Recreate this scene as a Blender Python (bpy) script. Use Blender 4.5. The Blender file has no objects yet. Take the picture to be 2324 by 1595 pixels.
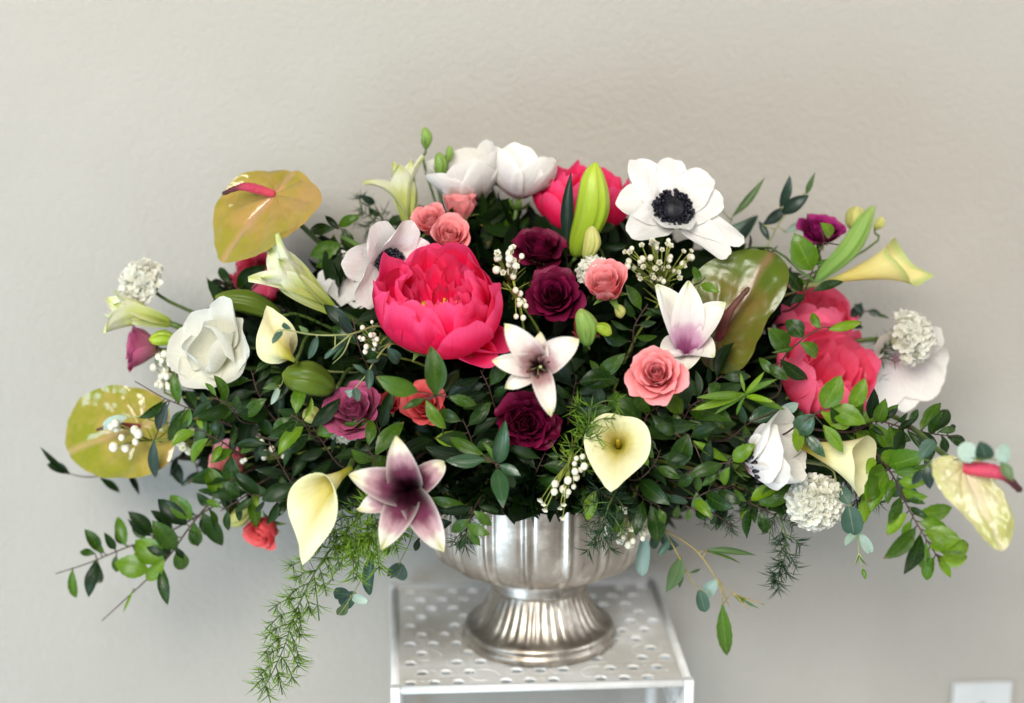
import bpy, math, random
import numpy as np
from mathutils import Vector, Matrix, Quaternion
from mathutils import noise as nz

random.seed(7)
rng = np.random.default_rng(7)
SC = bpy.context.scene
COL = SC.collection

# ------------------------------------------------------------------ camera
FPX, PITCH, YAW = 4300.0, math.radians(15.0), math.radians(3.5)
ZT = 0.75                                     # height of the pedestal top above the floor
FW = Vector((math.sin(YAW) * math.cos(PITCH), math.cos(YAW) * math.cos(PITCH), -math.sin(PITCH)))
RT = Vector((math.cos(YAW), -math.sin(YAW), 0.0))
UP = RT.cross(FW)
CAM = Vector((0, 0, ZT)) - 1.935 * (FW + RT * (60 / FPX) - UP * (647.5 / FPX))
cam_d = bpy.data.cameras.new('camera')
cam = bpy.data.objects.new('camera', cam_d)
COL.objects.link(cam)
cam.matrix_world = Matrix(((RT.x, UP.x, -FW.x, CAM.x), (RT.y, UP.y, -FW.y, CAM.y), (RT.z, UP.z, -FW.z, CAM.z), (0, 0, 0, 1)))
cam_d.sensor_fit = 'HORIZONTAL'
cam_d.sensor_width = 36.0
cam_d.lens = FPX * 36.0 / 2324.0
cam_d.clip_end = 60
cam_d.dof.use_dof = True
cam_d.dof.focus_distance = 1.72
cam_d.dof.aperture_fstop = 2.1
SC.camera = cam

# ------------------------------------------------------------------ light
w = bpy.data.worlds.new('World'); SC.world = w; w.use_nodes = True
w.node_tree.nodes['Background'].inputs[0].default_value = (0.80, 0.88, 1.0, 1)
w.node_tree.nodes['Background'].inputs[1].default_value = 0.075

def area(name, loc, target, size, power, col, size_y=None):
    d = bpy.data.lights.new(name, 'AREA')
    d.energy = power; d.color = col; d.size = size
    if size_y:
        d.shape = 'RECTANGLE'; d.size_y = size_y
    o = bpy.data.objects.new(name, d); COL.objects.link(o)
    o.location = loc
    o.rotation_euler = (Vector(target) - Vector(loc)).to_track_quat('-Z', 'Y').to_euler()
    return o
area('window_light', (-0.75, -2.6, 2.6), (0.0, 0.1, 0.95), 1.3, 112, (1.0, 0.955, 0.87), 1.2)
area('side_window_light', (1.9, -0.95, 1.75), (0.0, 0.0, 1.0), 0.9, 21, (0.98, 0.98, 1.0), 1.2)
area('low_fill_light', (-1.7, -1.5, 0.55), (-0.2, 0.17, 0.70), 0.9, 28.0, (0.62, 0.82, 1.0), 0.9)  # added bluish fill lamp that lifts the lower left wall

vs = SC.view_settings
vs.view_transform = 'Standard'; vs.look = 'None'; vs.gamma = 1.0; vs.exposure = 0.10
SC.render.engine = 'CYCLES'
SC.cycles.use_denoising = True
SC.cycles.max_bounces = 5
SC.cycles.use_adaptive_sampling = True
SC.cycles.adaptive_threshold = 0.03
SC.cycles.diffuse_bounces = 3
SC.cycles.glossy_bounces = 3
SC.cycles.transparent_max_bounces = 4
SC.cycles.transmission_bounces = 3
SC.cycles.caustics_reflective = False
SC.cycles.caustics_refractive = False

# ------------------------------------------------------------------ helpers
def at(px, py, Y):
    """the point of the vertical plane y=Y that a spot of the 2324 px wide layout stands for"""
    r = FW + RT * ((px - 1162) / FPX) - UP * ((py - 797.5) / FPX)
    return CAM + r * ((Y - CAM.y) / r.y)

def mpp(p):
    return (p - CAM).dot(FW) / FPX

def vdir(r, u, t):
    return (RT * r + UP * u - FW * t).normalized()

def frame(axis, roll=0.0):
    z = axis.normalized()
    x = RT - z * RT.dot(z)
    if x.length < 0.2:
        x = UP - z * UP.dot(z)
    x.normalize()
    y = z.cross(x)
    c, s = math.cos(roll), math.sin(roll)
    x2 = x * c + y * s
    y2 = z.cross(x2)
    return Matrix(((x2.x, y2.x, z.x, 0), (x2.y, y2.y, z.y, 0), (x2.z, y2.z, z.z, 0), (0, 0, 0, 1)))

def lin(r, g, b):
    f = lambda c: (c / 255 / 12.92) if c / 255 <= 0.04045 else ((c / 255 + 0.055) / 1.055) ** 2.4
    return (f(r), f(g), f(b), 1)

def mesh_of(name, V, F, UV=None, mat=None, smooth=True):
    me = bpy.data.meshes.new(name)
    V = np.asarray(V, dtype=np.float32).reshape(-1, 3)
    me.from_pydata(V.tolist(), [], F)
    if UV is not None:
        UV = np.asarray(UV, dtype=np.float32).reshape(-1, 2)
        idx = np.empty(len(me.loops), dtype=np.int32)
        me.loops.foreach_get('vertex_index', idx)
        ul = me.uv_layers.new(name='UVMap')
        ul.data.foreach_set('uv', UV[idx].ravel())
    if smooth:
        me.polygons.foreach_set('use_smooth', [True] * len(me.polygons))
    if mat is not None:
        me.materials.append(mat)
    return me

def grid_faces(nv, nu, base=0, closed=False):
    F = []
    for j in range(nv - 1):
        for i in range(nu if closed else nu - 1):
            i2 = (i + 1) % nu
            F.append((base + j * nu + i, base + j * nu + i2, base + (j + 1) * nu + i2, base + (j + 1) * nu + i))
    return F

def link(o):
    COL.objects.link(o); return o

def thing(name, label, cat, M=None, group=None, kind=None):
    o = link(bpy.data.objects.new(name, None))
    o.empty_display_size = 0.01
    if M is not None:
        o.matrix_basis = M
    tag(o, label, cat, group, kind)
    return o

def tag(o, label, cat, group=None, kind=None):
    if label: o['label'] = label
    if cat: o['category'] = cat
    if group: o['group'] = group
    if kind: o['kind'] = kind
    return o

def part(name, me, parent, M=None, kind=None):
    o = link(bpy.data.objects.new(name, me))
    o.parent = parent
    if M is not None:
        o.matrix_basis = M
    if kind: o['kind'] = kind
    return o

def rotz(a):
    return Matrix.Rotation(a, 4, 'Z')

def spline(pts, n):
    P = [np.array(p, dtype=float) for p in pts]
    if len(P) == 2:
        return [P[0] + (P[1] - P[0]) * t for t in np.linspace(0, 1, n)]
    E = [2 * P[0] - P[1]] + P + [2 * P[-1] - P[-2]]
    out = []
    m = len(P) - 1
    for t in np.linspace(0, m, n):
        k = min(int(t), m - 1); u = t - k
        a, b, c, d = E[k], E[k + 1], E[k + 2], E[k + 3]
        out.append(0.5 * ((2 * b) + (c - a) * u + (2 * a - 5 * b + 4 * c - d) * u * u + (3 * b - a - 3 * c + d) * u ** 3))
    return out

def tube_geo(pts, radii, n=6, base=0, cap=True):
    V, F, UV = [], [], []
    m = len(pts)
    prev = None
    for k in range(m):
        p = Vector(pts[k])
        t = (Vector(pts[min(k + 1, m - 1)]) - Vector(pts[max(k - 1, 0)]))
        t = t.normalized() if t.length > 1e-9 else Vector((0, 0, 1))
        if prev is None:
            a = Vector((1, 0, 0)) if abs(t.x) < 0.8 else Vector((0, 1, 0))
            x = (a - t * a.dot(t)).normalized()
        else:
            x = (prev - t * prev.dot(t)).normalized()
        prev = x
        y = t.cross(x)
        r = radii[k] if hasattr(radii, '__len__') else radii
        for i in range(n):
            a = 2 * math.pi * i / n
            V.append(p + (x * math.cos(a) + y * math.sin(a)) * r)
            UV.append((i / n, k / (m - 1)))
    F = grid_faces(m, n, base, True)
    if cap:
        F.append(tuple(base + i for i in range(n))[::-1])
        F.append(tuple(base + (m - 1) * n + i for i in range(n)))
    return [tuple(v) for v in V], F, UV

def tube(name, pts, radii, mat, n=6):
    V, F, UV = tube_geo(pts, radii, n)
    return mesh_of(name, V, F, UV, mat)

class Join:
    def __init__(self): self.V, self.F, self.UV = [], [], []
    def add(self, V, F, UV=None):
        b = len(self.V)
        self.V += [tuple(v) for v in V]
        self.F += [tuple(i + b for i in f) for f in F]
        self.UV += list(UV) if UV is not None else [(0.5, 0.5)] * len(V)
    def tube(self, pts, r, n=4):
        V, F, UV = tube_geo(pts, r, n); self.add(V, F, UV)
    def mesh(self, name, mat, smooth=True): return mesh_of(name, self.V, self.F, self.UV, mat, smooth)

def lathe_geo(prof, n, mod=None):
    V, UV = [], []
    m = len(prof)
    for k, (r, z) in enumerate(prof):
        for i in range(n):
            a = 2 * math.pi * i / n
            rr = r * (mod(a, k / (m - 1), r, z) if mod else 1)
            V.append((rr * math.cos(a), rr * math.sin(a), z)); UV.append((i / n, k / (m - 1)))
    return V, grid_faces(m, n, 0, True), UV

def sphere_geo(r=1.0, nu=8, nv=6, sz=1.0):
    prof = [(max(1e-4, r * math.sin(math.pi * k / (nv - 1))), -r * sz * math.cos(math.pi * k / (nv - 1))) for k in range(nv)]
    return lathe_geo(prof, nu)

# ------------------------------------------------------------------ materials
def new_mat(name):
    m = bpy.data.materials.new(name); m.use_nodes = True
    nt = m.node_tree
    for n in list(nt.nodes): nt.nodes.remove(n)
    out = nt.nodes.new('ShaderNodeOutputMaterial')
    return m, nt, out

def N(nt, typ, **kw):
    n = nt.nodes.new(typ)
    for k, v in kw.items():
        if k.startswith('i_'):
            key = k[2:]
            n.inputs[int(key) if key.isdigit() else key].default_value = v
        else:
            setattr(n, k, v)
    return n

def ramp(nt, stops, src):
    r = N(nt, 'ShaderNodeValToRGB')
    el = r.color_ramp.elements
    while len(el) > 1: el.remove(el[-1])
    el[0].position, el[0].color = stops[0]
    for p, c in stops[1:]:
        e = el.new(p); e.color = c
    r.color_ramp.interpolation = 'EASE'
    nt.links.new(src, r.inputs[0])
    return r.outputs[0]

def mixc(nt, fac, a, b, mode='MIX'):
    m = N(nt, 'ShaderNodeMix', data_type='RGBA', blend_type=mode)
    for sock, v in ((m.inputs[0], fac), (m.inputs[6], a), (m.inputs[7], b)):
        if isinstance(v, (int, float, tuple)): sock.default_value = v
        else: nt.links.new(v, sock)
    return m.outputs[2]

def math_n(nt, op, a, b=None):
    m = N(nt, 'ShaderNodeMath', operation=op)
    for sock, v in ((m.inputs[0], a), (m.inputs[1], b)):
        if v is None: continue
        if isinstance(v, (int, float)): sock.default_value = v
        else: nt.links.new(v, sock)
    return m.outputs[0]

def petal_mat(name, stops, rough=0.5, transl=0.25, streak=0.25, vary=0.15, spec=0.3, edge=None, streak_u=34.0, sub=None):
    m, nt, out = new_mat(name)
    uv = N(nt, 'ShaderNodeUVMap')
    sep = N(nt, 'ShaderNodeSeparateXYZ'); nt.links.new(uv.outputs[0], sep.inputs[0])
    u, v = sep.outputs[0], sep.outputs[1]
    oi = N(nt, 'ShaderNodeObjectInfo')
    n0 = N(nt, 'ShaderNodeTexNoise', i_Scale=5.0, i_Detail=3.0)
    nt.links.new(uv.outputs[0], n0.inputs['Vector'])
    vv = math_n(nt, 'ADD', v, math_n(nt, 'MULTIPLY', math_n(nt, 'SUBTRACT', n0.outputs[0], 0.5), 0.16))
    c = ramp(nt, stops, vv)
    if edge is not None:
        e = math_n(nt, 'POWER', math_n(nt, 'ABSOLUTE', math_n(nt, 'SUBTRACT', math_n(nt, 'MULTIPLY', u, 2.0), 1.0)), 5.0)
        e = math_n(nt, 'MULTIPLY', e, v)
        c = mixc(nt, e, c, edge)
    mp = N(nt, 'ShaderNodeMapping'); mp.inputs['Scale'].default_value = (streak_u, 1.6, 1.0)
    nt.links.new(uv.outputs[0], mp.inputs[0])
    loc = N(nt, 'ShaderNodeCombineXYZ'); nt.links.new(math_n(nt, 'MULTIPLY', oi.outputs['Random'], 50.0), loc.inputs[1])
    nt.links.new(loc.outputs[0], mp.inputs['Location'])
    st = N(nt, 'ShaderNodeTexNoise', i_Scale=1.0, i_Detail=4.0); nt.links.new(mp.outputs[0], st.inputs['Vector'])
    sv = math_n(nt, 'ADD', math_n(nt, 'MULTIPLY', math_n(nt, 'SUBTRACT', st.outputs[0], 0.5), streak * 2), 1.0)
    hv = N(nt, 'ShaderNodeHueSaturation')
    nt.links.new(c, hv.inputs['Color'])
    val = math_n(nt, 'ADD', math_n(nt, 'MULTIPLY', math_n(nt, 'SUBTRACT', oi.outputs['Random'], 0.5), vary * 2), sv)
    nt.links.new(val, hv.inputs['Value'])
    b = N(nt, 'ShaderNodeBsdfPrincipled', i_Roughness=rough)
    b.inputs['Specular IOR Level'].default_value = spec
    nt.links.new(hv.outputs[0], b.inputs['Base Color'])
    bm = N(nt, 'ShaderNodeBump'); bm.inputs['Strength'].default_value = 0.40; bm.inputs['Distance'].default_value = 0.0022
    cr = N(nt, 'ShaderNodeTexNoise', i_Scale=9.0, i_Detail=4.0, i_Roughness=0.6); nt.links.new(mp.outputs[0], cr.inputs['Vector'])
    mp2 = N(nt, 'ShaderNodeMapping'); mp2.inputs['Scale'].default_value = (7.0, 5.0, 1.0)
    nt.links.new(uv.outputs[0], mp2.inputs[0]); nt.links.new(loc.outputs[0], mp2.inputs['Location']); nt.links.new(mp2.outputs[0], cr.inputs['Vector']); cr.inputs['Scale'].default_value = 1.0
    nt.links.new(math_n(nt, 'ADD', math_n(nt, 'MULTIPLY', st.outputs[0], 0.6), math_n(nt, 'MULTIPLY', cr.outputs[0], 1.2)), bm.inputs['Height']); nt.links.new(bm.outputs[0], b.inputs['Normal'])
    t = N(nt, 'ShaderNodeBsdfTranslucent'); nt.links.new(hv.outputs[0], t.inputs[0])
    mx = N(nt, 'ShaderNodeMixShader'); mx.inputs[0].default_value = transl
    nt.links.new(b.outputs[0], mx.inputs[1]); nt.links.new(t.outputs[0], mx.inputs[2])
    nt.links.new(mx.outputs[0], out.inputs[0])
    return m

def leaf_mat(name, dark, light, rough=0.32, rib=(0.16, 0.26, 0.06, 1), transl=0.2, spec=0.5, veins=True, bloom=None):
    m, nt, out = new_mat(name)
    uv = N(nt, 'ShaderNodeUVMap')
    sep = N(nt, 'ShaderNodeSeparateXYZ'); nt.links.new(uv.outputs[0], sep.inputs[0])
    u, v = sep.outputs[0], sep.outputs[1]
    oi = N(nt, 'ShaderNodeObjectInfo')
    ge = N(nt, 'ShaderNodeNewGeometry')
    tc = N(nt, 'ShaderNodeTexCoord')
    n0 = N(nt, 'ShaderNodeTexNoise', i_Scale=3.0, i_Detail=3.0); nt.links.new(tc.outputs['Object'], n0.inputs['Vector'])
    rnd = math_n(nt, 'FRACT', math_n(nt, 'ADD', oi.outputs['Random'], ge.outputs['Random Per Island']))
    f = math_n(nt, 'ADD', math_n(nt, 'POWER', rnd, 1.6), math_n(nt, 'MULTIPLY', math_n(nt, 'SUBTRACT', n0.outputs[0], 0.5), 0.8))
    f.node.use_clamp = True
    c = mixc(nt, f, dark, light)
    tipf = math_n(nt, 'MULTIPLY', math_n(nt, 'GREATER_THAN', math_n(nt, 'ADD', math_n(nt, 'MULTIPLY', v, 1.0), math_n(nt, 'MULTIPLY', n0.outputs[0], 0.18)), 1.03), math_n(nt, 'GREATER_THAN', rnd, 0.72))
    c = mixc(nt, math_n(nt, 'MULTIPLY', tipf, 0.75), c, (0.16, 0.09, 0.025, 1))
    au = math_n(nt, 'ABSOLUTE', math_n(nt, 'SUBTRACT', u, 0.5))
    ribf = math_n(nt, 'LESS_THAN', au, 0.028)
    c = mixc(nt, math_n(nt, 'MULTIPLY', ribf, 0.32), c, rib)
    hgt = n0.outputs[0]
    if veins:
        ph = math_n(nt, 'SUBTRACT', math_n(nt, 'MULTIPLY', v, 62.0), math_n(nt, 'MULTIPLY', au, 70.0))
        sv = math_n(nt, 'POWER', math_n(nt, 'ADD', math_n(nt, 'MULTIPLY', math_n(nt, 'SINE', ph), 0.5), 0.5), 6.0)
        c = mixc(nt, math_n(nt, 'MULTIPLY', sv, 0.22), c, rib)
        hgt = math_n(nt, 'SUBTRACT', hgt, math_n(nt, 'ADD', math_n(nt, 'MULTIPLY', sv, 0.35), ribf))
    b = N(nt, 'ShaderNodeBsdfPrincipled')
    n2 = N(nt, 'ShaderNodeTexNoise', i_Scale=9.0, i_Detail=3.0); nt.links.new(tc.outputs['Object'], n2.inputs['Vector'])
    nt.links.new(math_n(nt, 'ADD', math_n(nt, 'MULTIPLY', n2.outputs[0], 0.22), rough - 0.1), b.inputs['Roughness'])
    b.inputs['Specular IOR Level'].default_value = spec
    nt.links.new(c, b.inputs['Base Color'])
    bm = N(nt, 'ShaderNodeBump'); bm.inputs['Strength'].default_value = 0.35; bm.inputs['Distance'].default_value = 0.0015
    nt.links.new(hgt, bm.inputs['Height']); nt.links.new(bm.outputs[0], b.inputs['Normal'])
    t = N(nt, 'ShaderNodeBsdfTranslucent')
    nt.links.new(mixc(nt, 1.0, c, (1.5, 1.7, 0.6, 1), 'MULTIPLY'), t.inputs[0])
    mx = N(nt, 'ShaderNodeMixShader'); mx.inputs[0].default_value = transl
    nt.links.new(b.outputs[0], mx.inputs[1]); nt.links.new(t.outputs[0], mx.inputs[2])
    nt.links.new(mx.outputs[0], out.inputs[0])
    return m

def plain_mat(name, col, rough=0.5, var=0.2, scale=40.0, metal=0.0, spec=0.4, bump=0.2, dist=0.001, col2=None):
    m, nt, out = new_mat(name)
    tc = N(nt, 'ShaderNodeTexCoord')
    n0 = N(nt, 'ShaderNodeTexNoise', i_Scale=scale, i_Detail=4.0); nt.links.new(tc.outputs['Object'], n0.inputs['Vector'])
    c2 = col2 or tuple(c * (1 - var) for c in col[:3]) + (1,)
    c = ramp(nt, [(0.35, c2), (0.65, col)], n0.outputs[0])
    b = N(nt, 'ShaderNodeBsdfPrincipled', i_Roughness=rough, i_Metallic=metal)
    b.inputs['Specular IOR Level'].default_value = spec
    nt.links.new(c, b.inputs['Base Color'])
    bm = N(nt, 'ShaderNodeBump'); bm.inputs['Strength'].default_value = bump; bm.inputs['Distance'].default_value = dist
    nt.links.new(n0.outputs[0], bm.inputs['Height']); nt.links.new(bm.outputs[0], b.inputs['Normal'])
    nt.links.new(b.outputs[0], out.inputs[0])
    return m

MAT = {}
MAT['peony'] = petal_mat('peony petal', [(0.0, (0.50, 0.004, 0.01, 1)), (0.35, (0.90, 0.006, 0.050, 1)), (0.75, (0.96, 0.020, 0.13, 1)), (1.0, (0.97, 0.09, 0.26, 1))], 0.42, 0.42, 0.13, 0.10, spec=.25, streak_u=46)
MAT['peony_pale'] = petal_mat('pale peony petal', [(0.0, (0.62, 0.012, 0.03, 1)), (0.4, (0.95, 0.050, 0.135, 1)), (1.0, (0.97, 0.18, 0.33, 1))], 0.5, 0.42, 0.15, 0.10, spec=.2)
MAT['coral'] = petal_mat('coral rose petal', [(0.0, (0.92, 0.48, 0.36, 1)), (0.5, (0.94, 0.26, 0.28, 1)), (1.0, (0.97, 0.41, 0.42, 1))], 0.5, 0.28, 0.14, 0.08)
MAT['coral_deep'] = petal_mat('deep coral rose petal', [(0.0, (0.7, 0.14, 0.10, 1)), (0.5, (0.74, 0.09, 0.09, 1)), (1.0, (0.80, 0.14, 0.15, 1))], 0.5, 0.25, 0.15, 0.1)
MAT['burgundy'] = petal_mat('burgundy petal', [(0.0, (0.03, 0.001, 0.008, 1)), (0.6, (0.085, 0.002, 0.018, 1)), (1.0, (0.17, 0.004, 0.042, 1))], 0.5, 0.15, 0.3, 0.2)
MAT['magenta'] = petal_mat('magenta petal', [(0.0, (0.08, 0.002, 0.03, 1)), (0.6, (0.22, 0.008, 0.09, 1)), (1.0, (0.36, 0.02, 0.17, 1))], 0.5, 0.15, 0.3, 0.2)
MAT['mauve'] = petal_mat('mauve rose petal', [(0.0, (0.62, 0.34, 0.30, 1)), (0.45, (0.54, 0.17, 0.26, 1)), (1.0, (0.47, 0.095, 0.21, 1))], 0.5, 0.22, 0.2, 0.12)
MAT['white'] = petal_mat('white petal', [(0.0, (0.74, 0.64, 0.63, 1)), (0.25, (0.88, 0.86, 0.84, 1)), (1.0, (0.90, 0.89, 0.86, 1))], 0.5, 0.30, 0.12, 0.04, streak_u=22)
MAT['blush'] = petal_mat('blush white petal', [(0.0, (0.50, 0.26, 0.32, 1)), (0.22, (0.80, 0.72, 0.71, 1)), (0.6, (0.87, 0.84, 0.81, 1)), (1.0, (0.89, 0.87, 0.82, 1))], 0.55, 0.30, 0.09, 0.03, streak_u=30)
MAT['cream_white'] = petal_mat('cream white petal', [(0.0, (0.72, 0.72, 0.45, 1)), (0.3, (0.84, 0.83, 0.72, 1)), (1.0, (0.86, 0.85, 0.78, 1))], 0.5, 0.30, 0.06, 0.03)
MAT['calla'] = petal_mat('calla spathe', [(0.0, (0.22, 0.25, 0.02, 1)), (0.28, (0.46, 0.41, 0.05, 1)), (0.50, (0.72, 0.64, 0.24, 1)), (0.75, (0.82, 0.77, 0.44, 1)), (1.0, (0.84, 0.82, 0.50, 1))], 0.36, 0.22, 0.11, 0.02, streak_u=30)
MAT['calla_yellow'] = petal_mat('yellow calla spathe', [(0.0, (0.50, 0.52, 0.10, 1)), (0.35, (0.78, 0.66, 0.20, 1)), (0.85, (0.86, 0.77, 0.32, 1)), (1.0, (0.52, 0.60, 0.20, 1))], 0.4, 0.25, 0.05, 0.02)
MAT['lily'] = petal_mat('lily petal', [(0.0, (0.010, 0.002, 0.004, 1)), (0.40, (0.028, 0.004, 0.011, 1)), (0.60, (0.16, 0.035, 0.075, 1)), (0.76, (0.52, 0.32, 0.35, 1)), (0.88, (0.78, 0.75, 0.62, 1)), (1.0, (0.76, 0.76, 0.42, 1))], 0.38, 0.2, 0.1, 0.04, edge=(0.80, 0.76, 0.68, 1))
MAT['lily_pale'] = petal_mat('pale lily petal', [(0.0, (0.18, 0.02, 0.09, 1)), (0.22, (0.36, 0.10, 0.24, 1)), (0.40, (0.62, 0.36, 0.50, 1)), (0.54, (0.82, 0.75, 0.74, 1)), (0.9, (0.85, 0.84, 0.74, 1)), (1.0, (0.74, 0.76, 0.40, 1))], 0.36, 0.2, 0.06, 0.03, edge=(0.86, 0.85, 0.80, 1))
MAT['lily_dusky'] = petal_mat('dusky lily petal', [(0.0, (0.015, 0.003, 0.005, 1)), (0.28, (0.05, 0.010, 0.016, 1)), (0.48, (0.42, 0.24, 0.24, 1)), (0.66, (0.78, 0.68, 0.62, 1)), (0.85, (0.84, 0.80, 0.68, 1)), (1.0, (0.78, 0.78, 0.42, 1))], 0.38, 0.2, 0.08, 0.04, edge=(0.82, 0.78, 0.72, 1))
MAT['lily_green'] = petal_mat('greenish lily petal', [(0.0, (0.34, 0.42, 0.06, 1)), (0.45, (0.62, 0.66, 0.22, 1)), (0.8, (0.80, 0.81, 0.60, 1)), (1.0, (0.66, 0.74, 0.22, 1))], 0.4, 0.25, 0.1, 0.04, edge=(0.82, 0.82, 0.70, 1))
MAT['bud_green'] = petal_mat('lily bud', [(0.0, (0.14, 0.22, 0.02, 1)), (0.3, (0.26, 0.38, 0.02, 1)), (0.8, (0.44, 0.54, 0.05, 1)), (1.0, (0.50, 0.56, 0.08, 1))], 0.38, 0.08, 0.3, 0.05, streak_u=16)
MAT['bud_olive'] = petal_mat('olive lily bud', [(0.0, (0.05, 0.09, 0.008, 1)), (0.5, (0.09, 0.14, 0.01, 1)), (1.0, (0.15, 0.20, 0.02, 1))], 0.42, 0.05, 0.3, 0.05, streak_u=16)
MAT['bud_cream'] = petal_mat('cream bud', [(0.0, (0.16, 0.24, 0.04, 1)), (0.4, (0.50, 0.50, 0.15, 1)), (1.0, (0.62, 0.56, 0.22, 1))], 0.5, 0.1, 0.3, 0.05, streak_u=12)
MAT['bud_fresh'] = petal_mat('fresh green bud', [(0.0, (0.10, 0.20, 0.03, 1)), (0.5, (0.22, 0.36, 0.07, 1)), (1.0, (0.34, 0.42, 0.12, 1))], 0.45, 0.1, 0.3, 0.1, streak_u=10)
MAT['floret'] = petal_mat('white floret', [(0.0, (0.50, 0.58, 0.22, 1)), (0.4, (0.88, 0.88, 0.70, 1)), (1.0, (0.94, 0.93, 0.85, 1))], 0.55, 0.4, 0.05, 0.03)
MAT['wax_petal'] = petal_mat('wax flower petal', [(0.0, (0.22, 0.20, 0.06, 1)), (0.4, (0.66, 0.64, 0.42, 1)), (1.0, (0.82, 0.80, 0.68, 1))], 0.4, 0.2, 0.08, 0.05)
MAT['wax_bud'] = plain_mat('wax flower bud', (0.80, 0.77, 0.62, 1), 0.35, 0.15, 90, spec=0.5)
MAT['wax_stem'] = plain_mat('wax flower stem', (0.28, 0.33, 0.05, 1), 0.5, 0.4, 60)
MAT['black'] = plain_mat('anemone centre', (0.006, 0.006, 0.012, 1), 0.5, 0.4, 300, spec=0.35, bump=0.6)
MAT['stamen'] = plain_mat('anemone stamen', (0.008, 0.008, 0.018, 1), 0.45, 0.4, 200, spec=0.45)
MAT['gold'] = plain_mat('golden stamen', (0.72, 0.34, 0.02, 1), 0.6, 0.3, 200)
MAT['spadix_y'] = plain_mat('yellow spadix', (0.60, 0.40, 0.03, 1), 0.6, 0.3, 400, bump=0.6)
MAT['anther'] = plain_mat('lily anther', (0.12, 0.035, 0.015, 1), 0.7, 0.4, 300)
MAT['filament'] = plain_mat('lily filament', (0.45, 0.50, 0.20, 1), 0.5, 0.2, 100)
MAT['stem'] = plain_mat('green stem', (0.085, 0.15, 0.03, 1), 0.5, 0.35, 50)
MAT['stem_pale'] = plain_mat('pale stem', (0.34, 0.38, 0.15, 1), 0.5, 0.3, 50)
MAT['twig'] = plain_mat('brown twig', (0.075, 0.042, 0.028, 1), 0.7, 0.4, 60, bump=0.5)
MAT['twig_tan'] = plain_mat('tan twig', (0.36, 0.28, 0.10, 1), 0.6, 0.3, 60)
MAT['sepal'] = petal_mat('sepal', [(0.0, (0.07, 0.14, 0.02, 1)), (1.0, (0.17, 0.27, 0.06, 1))], 0.5, 0.15, 0.2, 0.15)
MAT['leaf'] = leaf_mat('glossy leaf', (0.006, 0.030, 0.002, 1), (0.056, 0.130, 0.006, 1), 0.26, rib=(0.10, 0.18, 0.03, 1), spec=.38)
MAT['leaf_bright'] = leaf_mat('bright leaf', (0.060, 0.155, 0.004, 1), (0.21, 0.35, 0.007, 1), 0.28, rib=(0.26, 0.38, 0.08, 1), transl=0.3)
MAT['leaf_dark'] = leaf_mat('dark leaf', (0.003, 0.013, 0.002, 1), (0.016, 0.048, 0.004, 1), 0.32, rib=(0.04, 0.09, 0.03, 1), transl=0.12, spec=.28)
MAT['filler'] = leaf_mat('filler leaf', (0.0015, 0.006, 0.001, 1), (0.010, 0.028, 0.003, 1), 0.42, rib=(0.015, 0.04, 0.01, 1), transl=0.10, spec=.16)  # near-black greens: deep shade between the flowers put into the leaf colour
MAT['leaf_gloss'] = leaf_mat('very glossy leaf', (0.016, 0.060, 0.022, 1), (0.032, 0.09, 0.03, 1), 0.20, rib=(0.10, 0.20, 0.08, 1), transl=0.12, spec=0.8)
MAT['euc'] = leaf_mat('eucalyptus leaf', (0.035, 0.080, 0.058, 1), (0.085, 0.155, 0.115, 1), 0.5, rib=(0.26, 0.34, 0.24, 1), transl=0.15, spec=0.3, veins=False)
MAT['euc_pale'] = leaf_mat('pale eucalyptus leaf', (0.26, 0.37, 0.33, 1), (0.42, 0.54, 0.49, 1), 0.5, rib=(0.5, 0.58, 0.48, 1), transl=0.2, spec=0.3, veins=False)
MAT['euc_green'] = leaf_mat('sage green leaf', (0.075, 0.135, 0.055, 1), (0.13, 0.21, 0.085, 1), 0.45, rib=(0.24, 0.32, 0.12, 1), transl=0.2, spec=0.35, veins=False)
MAT['euc_dark'] = leaf_mat('dark grey green leaf', (0.012, 0.030, 0.022, 1), (0.028, 0.060, 0.042, 1), 0.4, rib=(0.07, 0.12, 0.08, 1), transl=0.1, spec=0.4, veins=False)
MAT['fern'] = petal_mat('fern needle', [(0.0, (0.10, 0.23, 0.014, 1)), (1.0, (0.24, 0.42, 0.03, 1))], 0.5, 0.2, 0.2, 0.1)
MAT['fern_dark'] = petal_mat('dark fern needle', [(0.0, (0.012, 0.045, 0.02, 1)), (1.0, (0.04, 0.10, 0.04, 1))], 0.45, 0.15, 0.2, 0.1)

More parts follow.
